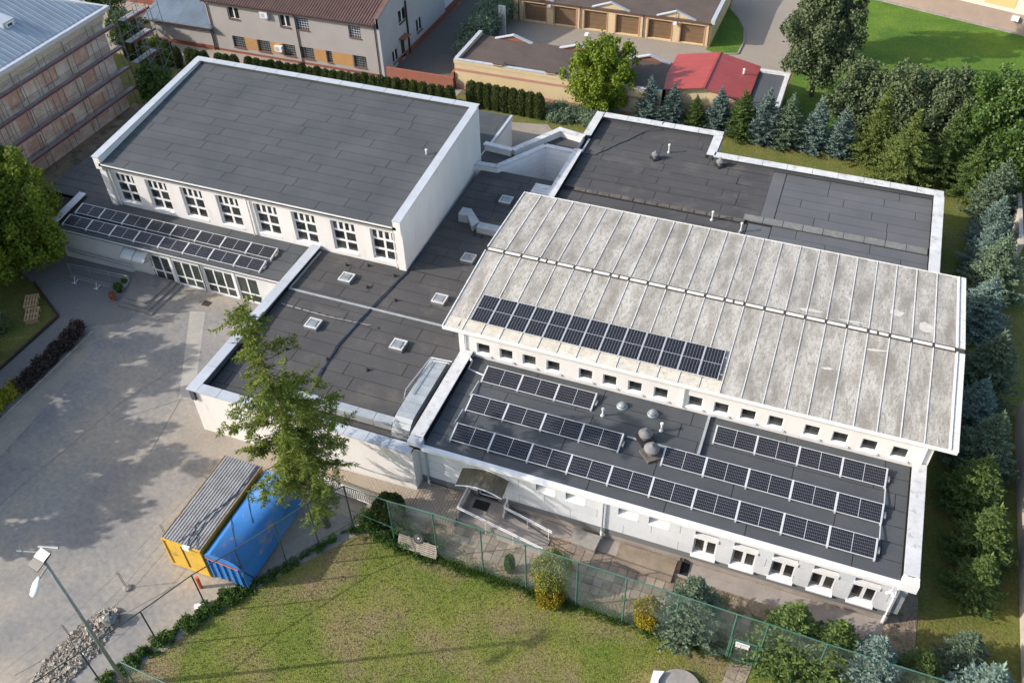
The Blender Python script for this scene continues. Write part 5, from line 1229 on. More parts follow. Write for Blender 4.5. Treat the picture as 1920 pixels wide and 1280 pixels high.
for k in range(66):
    x = HX0_-.05+k*.297
    q = MB(); q.hexa([(x, 72.75, zr(72.75)), (x+.12, 72.75, zr(72.75)), (x+.12, 84, zr(84)), (x, 84, zr(84)), (x+.03, 72.75, zr(72.75)+.07), (x+.09, 72.75, zr(72.75)+.07), (x+.09, 84, zr(84)+.07), (x+.03, 84, zr(84)+.07)]); q.build('roof_rib', M['roof_brown'], gh)
q = MB(); W.box(q, -.1, W.L-.3, .30, .44, 5.3, 5.42); q.build('gutter', M['brown'], gh)
for a in (.25, 10.5, W.L-.5): pipe(gh, [W.P(a, .36, 5.3), W.P(a, .07, 5.0), W.P(a, .07, .05)], .05, 'brown')
for x, z in ((-54.9, 4.75), (-54.0, 1.35)):
    o = MB(); W.box(o, x-.42-HX0_, x+.42-HX0_, .02, .32, z-.3, z+.28); o = o.build('air_conditioner', M['white'], gh); q = MB(); W.box(q, x-.33-HX0_, x+.1-HX0_, .321, .33, z-.22, z+.2); q.build('grille', M['coping'], o)
o = MB().box(-49.2, 76.0, 6.0, -48.3, 76.9, 8.2).build('chimney', M['roof_brown'], gh); MB().box(-49.3, 75.9, 8.2, -48.2, 77.0, 8.3).build('cap', M['coping'], o)
pipe(gh, [We.P(5.6, .08, 5.5), We.P(5.6, .08, .05)], .10, 'rubber')
gb = thing('rear_house', 'pale blue-grey house wing beyond the dark downpipe along the alley', 'house', (-43, 92, 0))
b = MB(); w2 = Wall((-42.25, 88.003), (-42.25, 99)); w2.face(b, .9, 5.5, [(4.5, 5.3, .95, 2.2), (1.5, 2.8, 3.3, 4.8)], rev=.12); b.build('wall', M['clad'], gb)
q = MB(); w2.face(q, 0, .9, d=.02); q.build('plinth', M['plinth_red'], gb)
w2.window(gb, 4.5, 5.3, .95, 2.2, rev=.1, mf='brown'); w2.window(gb, 1.5, 2.8, 3.3, 4.8, rev=.1, sill=.1)
MB().box(-52, 88, 5.5, -42.25, 99, 5.7).build('roof', M['roof_felt_br'], gb)
# ---- low extension and pink house
le = thing('low_extension', 'low grey extension with ribbed light metal roof left of the grey house', 'building', (-66, 75, 0))
W = Wall((-69.6, 73.1), (-62.05, 73.1)); b = MB(); W.face(b, .45, 2.45); b.build('wall', M['house'], le)
q = MB(); W.face(q, 0, .45, d=.02); q.build('plinth', M['plinth_red'], le)
b = MB(); Wall((-69.6, 80), (-69.6, 73.1)).face(b, 0, 2.45); b.build('wall', M['house'], le)
zl = lambda y: 2.55+(y-72.7)*.28
q = MB(); q.hexa([(-70.0, 72.7, 2.43), (-61.6, 72.7, 2.43), (-62.2, 80.5, 2.43), (-70.6, 80.5, 2.43), (-70.0, 72.7, zl(72.7)), (-61.6, 72.7, zl(72.7)), (-62.2, 80.5, zl(80.5)), (-70.6, 80.5, zl(80.5))]); q.build('roof', M['roof_grey'], le)
for k in range(42):
    x = -69.95+k*.2
    q = MB(); q.hexa([(x, 72.68, zl(72.68)), (x+.09, 72.68, zl(72.68)), (x-.5, 80.5, zl(80.5)), (x-.59, 80.5, zl(80.5)), (x+.02, 72.68, zl(72.68)+.09), (x+.06, 72.68, zl(72.68)+.09), (x-.53, 80.5, zl(80.5)+.09), (x-.57, 80.5, zl(80.5)+.09)]); q.build('roof_rib', M['roof_grey'], le)
MB().box(-70.05, 72.55, 2.40, -61.65, 72.68, 2.52).build('gutter', M['brown'], le)
ph = thing('pink_house', 'pink rendered house at the top edge behind the parked car', 'house', (-76, 84, 0))
W = Wall((-84, 80.5), (-70.7, 80.5)); b = MB(); W.face(b, .6, 7, [(6.3, 8.0, 1.3, 3.0)], rev=.15); Wall((-70.7, 80.5), (-70.7, 95)).face(b, .6, 7); b.build('wall', M['pink'], ph)
q = MB(); W.face(q, 0, .6, d=.02); Wall((-70.7, 80.5), (-70.7, 95)).face(q, 0, .6, d=.02); q.build('plinth', M['plinth_red'], ph)
W.window(ph, 6.3, 8.0, 1.3, 3.0, [(0, .5, 0, 1), (.5, 1, 0, 1)], rev=.12, bar=.09, sill=.12)
# car
cr = thing('parked_car', 'bronze parked car half hidden in the shade beyond the hedge', 'car', (-71.8, 75.0, 0)); OFF[cr.name] = (0, 0, 0); cr.rotation_euler = (0, 0, R(60))
prof = [(-2.15, .35), (-2.2, .75), (-1.9, .95), (-1.1, 1.05), (-.45, 1.45), (.75, 1.48), (1.5, 1.05), (2.1, .9), (2.15, .4)]
q = MB(); n = len(prof); q.v = [(x, -.85+.08*(z > 1.2), z) for x, z in prof]+[(x, .85-.08*(z > 1.2), z) for x, z in prof]
for i in range(n-1): q.f.append((i, i+1, i+1+n, i+n)); q.mi.append(0)
q.f += [tuple(range(n))[::-1], tuple(range(n, 2*n)), (0, n, 2*n-1, n-1)]; q.mi += [0, 0, 0]
q.build('body', M['car'], cr)
MB().hexa([(-1.05, -.74, 1.07), (-.48, -.7, 1.44), (-.48, .7, 1.44), (-1.05, .74, 1.07), (-1.08, -.74, 1.09), (-.5, -.7, 1.47), (-.5, .7, 1.47), (-1.08, .74, 1.09)]).build('windscreen', M['glass'], cr)
for sy in (-1, 1):
    MB().hexa([(-.9, sy*.83, 1.02), (1.2, sy*.83, 1.02), (.8, sy*.8, 1.38), (-.4, sy*.8, 1.38), (-.9, sy*.87, 1.02), (1.2, sy*.87, 1.02), (.8, sy*.82, 1.38), (-.4, sy*.82, 1.38)]).build('side_window', M['glass'], cr)
    for x in (-1.4, 1.35):
        w_ = MB().tube((x, sy*.7, .33), (x, sy*.9, .33), .33, 16).build('wheel', M['rubber'], cr); MB().tube((x, sy*.901, .33), (x, sy*.915, .33), .19, 12).build('rim', M['galv'], w_)
    MB().box(-2.19, sy*.55-.15, .68, -2.1, sy*.55+.15, .82).build('headlight', M['white'], cr)

# ---- garages
def garage_row(name, label, x0, x1, y0, y1, zt, gables, zb=2.5):
    return thing(name, label, 'garage block', ((x0+x1)/2, (y0+y1)/2, 0))
g1 = garage_row('garage_block', 'far row of yellow brick garages with brown doors facing the court', -34.9, -13.3, 89.7, 96, 2.6, None)
W = Wall((-34.9, 89.7), (-13.4, 89.7)); dc = [-32.36, -28.98, -25.61, -22.16, -18.69, -15.30]
ops = [(x-1.22+34.9, x+1.22+34.9, .12, 2.12) for x in dc]
b = MB(); W.face(b, 0, 2.45, ops, rev=.30)
for gx_ in (-32.3, -24.0, -17.1):
    b.v += [(gx_-1.95, 89.7, 2.45), (gx_+1.95, 89.7, 2.45), (gx_+1.95, 89.7, 2.60), (gx_, 89.7, 3.25), (gx_-1.95, 89.7, 2.60)]; k = len(b.v)-5; b.f.append((k, k+1, k+2, k+3, k+4)); b.mi.append(0)
Wall((-13.4, 89.7), (-13.4, 101)).face(b, 0, 2.75); b.build('wall', M['brick_yel'], g1)
for o in ops:
    d = MB(); W.box(d, o[0], o[1], -.30, -.26, o[2], o[3]); d = d.build('garage_door', M['door_brown'], g1)
    q = MB()
    for k in range(1, 4): W.box(q, o[0]+.05, o[1]-.05, -.262, -.255, o[2]+k*.5-.015, o[2]+k*.5)
    q.build('door_groove', M['brown'], d)
q = MB(); W.box(q, 0, W.L, .004, .03, 2.25, 2.42); q.build('band', M['brick_pink'], g1)
for o in ops:
    q = MB(); W.box(q, o[0]-.12, o[0]-.02, .004, .025, .1, 2.2); W.box(q, o[1]+.02, o[1]+.12, .004, .025, .1, 2.2); q.build('band', M['brick_pink'], g1)
zr1 = lambda x, y: 2.6+(y-89.5)*.06
slab(g1, rect(-34.9, -13.4, 89.45, 101), zr1, 'roof_felt_br', .1)
for gx_ in (-32.3, -24.0, -17.1):
    for s_ in (-1, 1):
        q = MB(); a = (gx_, 3.30); c = (gx_+s_*2.05, 2.58)
        q.hexa([(a[0], 89.55, a[1]-.05), (c[0], 89.55, c[1]-.05), (c[0], 89.9, c[1]-.05), (a[0], 89.9, a[1]-.05), (a[0], 89.55, a[1]+.05), (c[0], 89.55, c[1]+.05), (c[0], 89.9, c[1]+.05), (a[0], 89.9, a[1]+.05)]); q.build('gable_coping', M['coping'], g1)
for x in (-27.3, -20.45, -13.6, -34.2): pipe(g1, [(x, 89.55, 2.45), (x, 89.62, 2.2), (x, 89.62, .1)], .05, 'brown')
for x in (-30.7, -17.1):
    o = MB().tube((x, 89.6, 2.1), (x, 89.55, 3.6), .03).build('wall_lamp', M['grey_steel'], g1); MB().box(x-.18, 89.3, 2.0, x+.18, 89.58, 2.25).build('lamp_head', M['white'], o)
q = MB(); q.box(-13.5, 89.45, 2.5, -13.1, 101, 2.95); q.build('edge_trim', M['coping'], g1)
g2 = garage_row('garage_block', 'near row of yellow brick garages seen from behind over the hedge', -34.7, -14.4, 73.5, 80, 3, None)
W = Wall((-34.7, 73.5), (-14.6, 73.5)); b = MB(); W.face(b, 0, 2.72); Wall((-34.7, 80), (-34.7, 73.5)).face(b, 0, 2.72)
b.build('wall', M['brick_yel'], g2)
q = MB(); W.box(q, 0, W.L, .004, .02, 1.85, 2.1); q.build('band', M['brick_pink'], g2); q = MB(); W.box(q, 0, W.L, .004, .02, 0, .5); q.build('band', M['brick_pink'], g2)
q = MB(); Wg = Wall((-14.6, 79.95), (-34.7, 79.95)); Wg.face(q, 0, 2.5)
for gx_ in (-31.05, -24.3, -17.3):
    q.prism([(gx_-1.9, 79.75), (gx_+1.9, 79.75), (gx_+1.9, 79.95), (gx_-1.9, 79.95)], 2.3, 2.5)
    k = len(q.v); q.v += [(gx_-1.9, 79.75, 2.5), (gx_+1.9, 79.75, 2.5), (gx_, 79.75, 3.1), (gx_-1.9, 79.95, 2.5), (gx_+1.9, 79.95, 2.5), (gx_, 79.95, 3.1)]; q.f += [(k, k+1, k+2), (k+5, k+4, k+3)]; q.mi += [0, 0]
q.build('rear_wall', M['brick_red'], g2)
zr2 = lambda x, y: 2.74-(y-73.5)*.03
slab(g2, rect(-34.4, -14.7, 73.8, 80.05), zr2, 'roof_felt_br', .12)
for gx_ in (-31.05, -24.3, -17.3):
    for s_ in (-1, 1):
        q = MB(); a = (gx_, 3.12); c = (gx_+s_*2.0, 2.50)
        q.hexa([(a[0], 79.6, a[1]-.04), (c[0], 79.6, c[1]-.04), (c[0], 80.0, c[1]-.04), (a[0], 80.0, a[1]-.04), (a[0], 79.6, a[1]+.05), (c[0], 79.6, c[1]+.05), (c[0], 80.0, c[1]+.05), (a[0], 80.0, a[1]+.05)]); q.build('gable_coping', M['coping'], g2)
parapet(g2, -34.75, 73.45, -14.6, 73.75, 2.6, 2.95, 'coping', 'brick_yel', seg=1.0); parapet(g2, -34.75, 73.8, -34.45, 80.0, 2.6, 2.95, 'coping', 'brick_yel', seg=3.0)
for x in (-30.2, -25.0, -20.0):
    o = MB().box(x-.45, 73.42, 2.9, x+.45, 74.1, 3.15).build('chimney', M['brick_yel'], g2); MB().box(x-.52, 73.36, 3.15, x+.52, 74.16, 3.24).build('cap', M['roof_felt_br'], o)
o = MB().tube((-23.6, 80.1, 2.5), (-23.6, 80.1, 4.1), .03).build('lamp_bracket', M['grey_steel'], g2); MB().box(-23.8, 79.7, 4.1, -23.45, 80.2, 4.25).build('lamp_head', M['white'], o)
rs = thing('red_roof_garage', 'small yellow brick outbuilding with shallow red gabled roof', 'outbuilding', (-11.2, 78, 0))
b = MB(); W = Wall((-14.55, 74.9), (-7.7, 74.9)); W.face(b, 0, 2.5); b.v += [(-14.55, 74.9, 2.5), (-7.7, 74.9, 2.5), (-11.15, 74.9, 3.25)]; k = len(b.v)-3; b.f.append((k, k+1, k+2)); b.mi.append(0)
Wall((-7.7, 74.9), (-7.7, 81.5)).face(b, 0, 2.6); Wall((-14.5, 81.5), (-14.5, 74.9)).face(b, 0, 2.6); b.build('wall', M['brick_yel'], rs)
for s_, xe in ((-1, -15.1), (1, -7.2)):
    n = 8
    for k in range(n):      # metal sheets
        ya, yb = 74.5+k*7.3/n, 74.5+(k+1)*7.3/n-.02
        p = [(xe, ya), (-11.15, ya), (-11.15, yb), (xe, yb)]; z = [2.62, 3.42, 3.42, 2.62]
        if s_ > 0: p = p[::-1]; z = z[::-1]
        MB().prism(p, [q-.05 for q in z], z).build('roof_sheet', M['roof_red'], rs)
MB().box(-11.27, 74.45, 3.38, -11.03, 81.85, 3.48).build('ridge_cap', M['roof_red'], rs)
MB().lathe(-8.4, 79.3, [(.10, 2.9), (.10, 3.3), (.15, 3.32), (.04, 3.4)], 10).build('vent_pipe', M['white'], rs)
ds = thing('dark_shed', 'low shed with dark flat roof and weathered white edge beside the red roof', 'shed', (-5.8, 78, 0))
slab(ds, rect(-7.6, -4.7, 73.9, 81.3), lambda x, y: 2.4, 'felt', .2)
b = MB(); Wall((-7.6, 73.9), (-4.6, 73.9)).face(b, 0, 2.2); Wall((-4.6, 73.9), (-4.6, 81.4)).face(b, 0, 2.2); b.build('wall', M['plaster_d'], ds)
MB().box(-4.85, 73.9, 2.25, -4.45, 81.0, 2.6).build('parapet', M['coping_w'], ds); MB().box(-7.3, 81.0, 2.25, -4.45, 81.4, 2.6).build('parapet', M['coping_w'], ds)
# ---- walls and fences at the back
tag(MB().box(-41.9, 73.0, 0, -34.75, 73.25, 1.25).build('red_brick_wall', M['brick_red'], loc=(-38, 73, 0)), 'low red brick wall closing the alley between house and garages', 'wall')
tag(MB().box(-35.0, 73.3, 0, -34.78, 75.6, 1.7).build('red_brick_pier', M['brick_red'], loc=(-34.9, 74, 0)), 'short red brick side wall against the garage corner', 'wall')
tag(MB().box(-34.95, 85.6, 0, -34.2, 85.75, 3.2).build('concrete_stele', M['coping_w'], loc=(-34.6, 85.6, 0)), 'pale upright concrete slab beside the dark conifer hedge', 'slab')
tag(MB().box(14.75, -5, 0, 15.05, 45.9, 1.9).build('boundary_wall', M['wall_pale'], loc=(14.9, 40, 0)), 'pale concrete boundary wall along the right edge, front stretch', 'wall')
tag(MB().box(14.8, 62.0, 0, 15.1, 73.0, 1.7).build('boundary_wall', M['wall_pale'], loc=(14.9, 68, 0)), 'pale concrete boundary wall at the right edge behind the trees', 'wall')
t = thing('back_fence', 'thin green wire fence behind the row of spruces', 'fence', (-2, 74.6, 0))
for k in range(9): MB().tube((-16+k*2.7, 74.62-k*.02, 0), (-16+k*2.7, 74.62-k*.02, 1.6), .03, 6).build('post', M['green_steel'], t)
MB().tube((-16, 74.62, 1.58), (5.6, 74.46, 1.58), .02, 6).build('top_rail', M['green_steel'], t)
MB().quad((-16, 74.62, .1), (5.6, 74.46, .1), (5.6, 74.46, 1.56), (-16, 74.62, 1.56)).build('net', M['net'], t)
# ---- block of flats at the upper right
tr = thing('apartment_block', 'cream block with taupe plinth at the upper right corner beyond the lawn', 'building', (12, 108, 0))
W = Wall((-3, 108.6), (24, 100.2)); b = MB(); W.face(b, 1.9, 7.5, [(19.8, 21.6, 2.3, 5.5)], rev=.15); b.build('wall', M['cream'], tr)
q = MB(); W.box(q, -1, W.L, -.1, .06, 0, 1.9); q.build('plinth', M['wall_tr'], tr)
q = MB(); W.box(q, -1, W.L, .06, .42, 0, .12); q.build('apron', M['concrete'], tr)
q = MB(); W.box(q, 15.8, 18.8, .01, .03, 2.3, 3.6); q.build('yellow_panel', mat('yellow_render', (0.66, 0.47, 0.22), rough=.9), tr)
W.window(tr, 19.8, 21.6, 2.3, 5.5, [(0, .5, 0, 1), (.5, 1, 0, 1)], rev=.12, bar=.08)
q = MB(); W.box(q, 18.9, 19.6, .07, .4, 1.25, 1.7); q.build('meter_box', M['white'], tr)
# ================================================================ vegetation
def np_mesh(name, Q, mats, extra=None):
    """Q: (n,4,3) quads"""
    n = len(Q); me = bpy.data.meshes.new(name)
    me.vertices.add(n*4); me.vertices.foreach_set('co', np.ascontiguousarray(Q, dtype=np.float32).reshape(-1))
    me.loops.add(n*4); me.loops.foreach_set('vertex_index', np.arange(n*4, dtype=np.int32))
    me.polygons.add(n); me.polygons.foreach_set('loop_start', np.arange(0, n*4, 4, dtype=np.int32))
    try: me.polygons.foreach_set('loop_total', np.full(n, 4, dtype=np.int32))
    except Exception: pass
    me.materials.append(mats); me.update(calc_edges=True)
    return me
def unit(v): return v/np.maximum(np.linalg.norm(v, axis=-1, keepdims=True), 1e-9)
def leaves(P, D, N, L, Wd):
    S = unit(np.cross(D, N))*Wd[:, None]
    E_ = D*L[:, None]
    return np.stack([P, P+E_*.45+S, P+E_, P+E_*.45-S], 1)
def conifer_mesh(name, seed, h, rad, m, levels=22, nb=12, twl=.26, tww=.035, droop=.25, up=.15, step=.075, prof=None, zlo=.03, hang=0.0, irregular=.2, fwd=.6, tier=0.0, double=True, lean=(0, 0), gaps=0.0, sub=False):
    g = np.random.default_rng(seed); prof = prof or (lambda t: (1-t)**.85)
    Ps, Ds, Ns, Ls, Ws = [], [], [], [], []
    for lv in range(levels):
        t = zlo+(1-zlo)*(lv+g.uniform(-.3, .3))/levels; t = min(max(t, .005), .995)
        rr = rad*prof(t)
        for k in range(max(3, int(nb*(.5+.5*prof(t))))):
            ph = g.uniform(0, 2*math.pi); L_ = rr*g.uniform(1-irregular*1.6, 1+irregular*.6)
            if L_ < .08: continue
            if gaps and mn.noise(Vector((math.cos(ph)*1.05+seed, math.sin(ph)*1.05, t*5.5))) > .5-gaps: continue
            base0 = np.array([lean[0]*t, lean[1]*t, t*h])
            jobs = [(base0, ph, L_)]
            if sub:
                for q in range(int(L_/.30)):
                    s0 = g.uniform(.2, 1.0); o_ = np.array([math.cos(ph), math.sin(ph), 0])
                    jobs.append((base0+o_*s0*L_+np.array([0, 0, -droop*L_*s0+up*L_*s0**2.5]), ph+g.choice((-1, 1))*g.uniform(.5, 1.3), g.uniform(.3, .75)*min(1, L_)))
            for base, ph_, L2 in jobs:
                out = np.array([math.cos(ph_), math.sin(ph_), 0]); n = max(2, int(L2/step)); s = (np.arange(n)+g.uniform(0, 1, n))/n
                zz = -droop*L2*s*(1.6 if L2 != L_ else 1)+up*L2*s**2.5
                pos = base+out*(s*L2)[:, None]+np.array([0, 0, 1.])*zz[:, None]
                for side in (-1, 1, 0):
                    lat = np.array([-math.sin(ph_), math.cos(ph_), 0])*side
                    d = unit(out*fwd+lat*(1 if side else 0)+g.normal(0, .22, (n, 3))+np.array([0, 0, (.45 if side == 0 else 0.0)-hang]))
                    l = twl*(1.05-.55*s)*g.uniform(.6, 1.25, n)*min(1, .45+L_/(rad*.8))
                    Ps.append(pos); Ds.append(d); Ns.append(unit(out*.45+np.array([0, 0, 1.])+g.normal(0, .35, (n, 3)))); Ls.append(l); Ws.append(np.full(n, tww)*g.uniform(.7, 1.3, n))
                    if double:
                        Ps.append(pos); Ds.append(d); Ns.append(unit(np.cross(d, np.array([0, 0, 1.]))+g.normal(0, .35, (n, 3)))); Ls.append(l); Ws.append(np.full(n, tww*.8))
    # leader
    n = 14; s = np.linspace(.93, 1.0, n); Ps.append(np.stack([lean[0]*s, lean[1]*s, s*h], 1)); d = unit(g.normal(0, .5, (n, 3))+np.array([0, 0, 1.])); Ds.append(d); Ns.append(unit(g.normal(0, 1, (n, 3)))); Ls.append(np.full(n, twl)); Ws.append(np.full(n, tww))
    return np_mesh(name, leaves(*[np.concatenate(a) for a in (Ps, Ds, Ns, Ls, Ws)]), m)
def blob_mesh(name, seed, blobs, m, n, size=.12, shell=.40, aspect=.45, upb=.35):
    g = np.random.default_rng(seed); w = np.array([b[3]**1.7 for b in blobs]); w = w/w.sum(); idx = g.choice(len(blobs), n, p=w); B = np.array([(b[0], b[1], b[2], b[3], b[4] if len(b) > 4 else 1.0) for b in blobs])[idx]
    d = unit(g.normal(0, 1, (n, 3))); r = (shell+(1-shell)*g.random(n)**.6)*(1+.22*np.sin(d[:, 0]*7+idx)*np.cos(d[:, 1]*6+idx*2)+g.normal(0, .13, n))
    P_ = B[:, :3]+d*(r*B[:, 3])[:, None]*np.stack([np.ones(n), np.ones(n), B[:, 4]], 1)
    D_ = unit(d*.5+g.normal(0, 1, (n, 3))); N_ = unit(d*.8+np.array([0, 0, upb])+g.normal(0, .6, (n, 3)))
    L_ = size*g.uniform(.7, 1.4, n)
    keep = P_[:, 2] > .02
    return np_mesh(name, leaves(P_, D_, N_, L_, L_*aspect)[keep], m)
def crown_blobs(seed, h, r, z0, nb=16, br=.42, top=.75):
    g = random.Random(seed); out = []
    for i in range(nb):
        t = (i+.5)/nb; z = z0+(h-z0)*(.12+.80*t); a = i*2.4+g.uniform(-.5, .5)
        env = math.sin(math.pi*min(1, .22+.70*t))**.7
        rr = r*env*g.uniform(.35, .75); b = r*br*g.uniform(.75, 1.2)*(1-.3*t)
        out.append((rr*math.cos(a), rr*math.sin(a), z, b, g.uniform(.75, 1.0)))
    out.append((0, 0, h-r*br*.8, r*br*.7, 1.0))
    for i in range(nb):
        t = g.random(); z = z0+(h-z0)*(.15+.88*t); a = g.uniform(0, 6.283); env = math.sin(math.pi*min(1, .22+.70*t))**.7
        rr = r*env*g.uniform(.75, 1.12)
        out.append((rr*math.cos(a), rr*math.sin(a), z, r*g.uniform(.07, .16), g.uniform(.9, 1.8)))
    return out
def trunk_mesh(name, h, r, m, branches=(), lean=(0, 0)):
    b = MB(); pts = [(lean[0]*t+.04*math.sin(t*9)*h*.1, lean[1]*t+.04*math.cos(t*7)*h*.1-.004*h, t*h) for t in (0, .2, .4, .6, .8, 1)]
    for i in range(5): b.tube(pts[i], pts[i+1], r*(1-i*.18), 8, r*(1-(i+1)*.18))
    for q in branches:
        b.tube((0, 0, q[2]*.55), (q[0]*.85, q[1]*.85, q[2]), r*.35, 5, r*.12)
    return b.mesh(name, m)
M['bark'] = mat('bark', (0.12, 0.09, 0.065), (0.07, 0.055, 0.04), rough=.95, scale=6)
M['blue_sp'] = leafmat('blue_spruce', (0.15, 0.22, 0.19), (0.21, 0.29, 0.25), (0.29, 0.37, 0.32), trans=.12, lo3=.56, hi3=.72)
M['green_sp'] = leafmat('green_spruce', (0.10, 0.155, 0.045), (0.14, 0.205, 0.055), (0.21, 0.28, 0.08), trans=.18)
M['bg_sp'] = leafmat('grey_green_spruce', (0.13, 0.19, 0.12), (0.18, 0.24, 0.15), (0.25, 0.32, 0.22), trans=.15)
M['olive_sp'] = leafmat('olive_fir', (0.14, 0.19, 0.05), (0.18, 0.235, 0.065), (0.23, 0.24, 0.08), trans=.2)
M['larch'] = leafmat('larch_needles', (0.135, 0.185, 0.030), (0.19, 0.235, 0.038), (0.255, 0.29, 0.055), trans=.25)
M['bright'] = leafmat('fresh_leaves', (0.125, 0.185, 0.018), (0.19, 0.255, 0.026), (0.27, 0.33, 0.045), trans=.3)
M['pear'] = leafmat('grey_green_leaves', (0.08, 0.12, 0.05), (0.13, 0.17, 0.08), (0.22, 0.26, 0.17), trans=.15, lo3=.54, hi3=.66)
M['dark_leaf'] = leafmat('dark_glossy_leaves', (0.045, 0.095, 0.018), (0.075, 0.14, 0.022), (0.13, 0.21, 0.05), trans=.2, rough=.5, spec=.5)
M['thuja'] = leafmat('thuja_green', (0.055, 0.085, 0.018), (0.085, 0.115, 0.024), (0.15, 0.15, 0.035), trans=.08, scale=3)
M['gold'] = leafmat('golden_thuja', (0.26, 0.24, 0.02), (0.34, 0.24, 0.015), (0.14, 0.16, 0.02), trans=.15)
M['yelgreen'] = leafmat('yellow_green_bush', (0.20, 0.23, 0.045), (0.26, 0.27, 0.07), (0.30, 0.24, 0.02), trans=.15)
M['purple'] = leafmat('dark_purple_hedge', (0.030, 0.024, 0.026), (0.05, 0.035, 0.032), (0.075, 0.055, 0.04), trans=.1)
M['privet'] = leafmat('yellow_privet', (0.22, 0.24, 0.02), (0.30, 0.28, 0.02), (0.10, 0.15, 0.02), trans=.2)
M['core'] = mat('dark_bush_filler', (0.035, 0.042, 0.018), (0.055, 0.05, 0.025), rough=.95, scale=5)  # solid filler for bushes; dark colour stands in for shade behind the leaves

def tree(name, label, crown_me, trunk_me, loc, rz=0, s=(1, 1, 1), group=None, cat='tree', crown='crown'):
    t = thing(name, label, cat, loc, group); t.rotation_euler = (0, 0, rz); t.scale = s
    c = bpy.data.objects.new(crown, crown_me); COL.objects.link(c); c.parent = t
    if trunk_me is not None:
        k = bpy.data.objects.new('trunk', trunk_me); COL.objects.link(k); k.parent = t
    return t
SP = {}
for key, m_, sd_ in (('blue', 'blue_sp', 1), ('blue2', 'blue_sp', 2), ('green', 'green_sp', 3), ('bg', 'bg_sp', 4)):
    SP[key] = conifer_mesh('crown_'+key, sd_, 4.0, 1.55, M[m_], levels=26, nb=16, twl=.30, tww=.040, droop=.10, up=.28, step=.08, irregular=.26, prof=lambda t: (1-t)**.72)
TS = trunk_mesh('spruce_trunk', 3.8, .09, M['bark'])
TG = trunk_mesh('tree_trunk', 4.0, .15, M['bark'], [(1, 0, 4), (-.8, .9, 4.4), (-.3, -1.1, 3.8), (.9, .9, 5)])
vr = random.Random(11)
row_ = [(-15.59, 73.4, 4.2, 'blue', 'blue spruce standing at the left end of the back row under the green tree'), (-13.5, 73.5, 3.7, 'blue2', 'blue spruce just right of the left end of the back row'), (-11.4, 73.6, 3.0, 'green', 'smallest dark green spruce of the back row before the yellow wall'),
        (-9.4, 73.8, 4.0, 'blue', 'blue spruce below the red roof ridge'), (-7.25, 73.3, 4.3, 'green', 'green spruce at the right corner of the red roof'), (-5.25, 73.2, 4.7, 'blue2', 'tall blue spruce in front of the dark shed'),
        (-3.3, 73.2, 4.6, 'bg', 'grey-green spruce just right of the dark shed'), (-1.05, 73.3, 4.5, 'blue', 'pale blue spruce second from the right in the back row'), (1.1, 73.1, 4.2, 'blue2', 'pale blue spruce at the right end of the back row')]
for x, y, h, k, l in row_:
    tree('spruce', l, SP[k], TS, (x, y, 0), vr.uniform(0, 6), (h/4*1.0, h/4*1.0, h/4*1.03), 'spruces in the back row')
col_ = [(13.1, 67.2, 4.9, 'bg', 'blue-green spruce below the leafy tree at the right edge'), (13.0, 63.3, 4.2, 'blue', 'pale blue spruce at the right edge level with the rear wing corner'), (12.6, 60.2, 4.0, 'blue2', 'very pale blue spruce in sun beside the hall roof top corner'),
        (12.9, 57.0, 5.2, 'bg', 'large grey-green spruce in the right column below two pale ones'), (12.2, 52.9, 4.6, 'blue2', 'broad bluish spruce right of the hall ridge end'), (12.6, 47.2, 4.9, 'bg', 'tall shaded grey-green spruce right of the lichen roof'),
        (11.9, 43.8, 4.0, 'blue2', 'shaded blue spruce just below the hall ridge level'), (12.5, 40.6, 4.6, 'bg', 'shaded grey-green spruce near the hall roof lower corner'), (12.0, 37.6, 4.2, 'green', 'dark green spruce right of the white parapet bend'),
        (12.5, 34.3, 4.2, 'green', 'green spruce with a bright sunlit tip right of the front wing'), (12.3, 31.8, 3.4, 'green', 'smaller green spruce at the shadow edge right of the front wing')]
for x, y, h, k, l in col_:
    tree('spruce', l, SP[k], TS, (x, y, 0), vr.uniform(0, 6), (h/4*1.22, h/4*1.22, h/4*1.05), 'spruces in the right-hand column')
fr_ = [(-0.85, 24.9, 4.6, 'bg', 'full grey-green spruce left of the green gate'), (3.75, 24.9, 4.9, 'green', 'green spruce just right of the green gate'), (5.75, 24.9, 4.7, 'green', 'yellow-green spruce second right of the gate'),
       (7.5, 24.6, 4.8, 'blue', 'pale blue spruce at the bottom edge right of the gate'), (9.7, 25.4, 3.6, 'green', 'small bright green spruce in the bottom right'), (11.8, 27.4, 3.2, 'bg', 'dark grey-green spruce on the sunny grass in the bottom right'), (12.3, 24.9, 4.9, 'blue2', 'big pale blue spruce in the bottom right corner')]
for x, y, h, k, l in fr_:
    tree('spruce', l, SP[k], TS, (x, y, 0), vr.uniform(0, 6), (h/4*1.12, h/4*1.12, h/4), 'spruces along the lawn fence')
FI = conifer_mesh('crown_fir', 21, 6.5, 3.0, M['olive_sp'], levels=30, nb=14, twl=.42, tww=.05, droop=.10, up=.12, step=.11, irregular=.3)
FI2 = conifer_mesh('crown_fir', 22, 6.5, 2.8, M['green_sp'], levels=28, nb=13, twl=.42, tww=.05, droop=.10, up=.12, step=.12, irregular=.35)
tree('fir_tree', 'broad sunlit green fir behind the rear wing parapet', FI, TS, (6.3, 70.3, 0), 1, (1.0, 1.0, 1.0))
tree('fir_tree', 'olive-brown fir left of the broad sunlit fir', FI, TS, (3.9, 72.8, 0), 2.5, (.8, .8, 1.08))
tree('fir_tree', 'dark green fir right of the broad sunlit fir', FI2, TS, (9.4, 71.6, 0), 4, (.85, .85, 1.05))
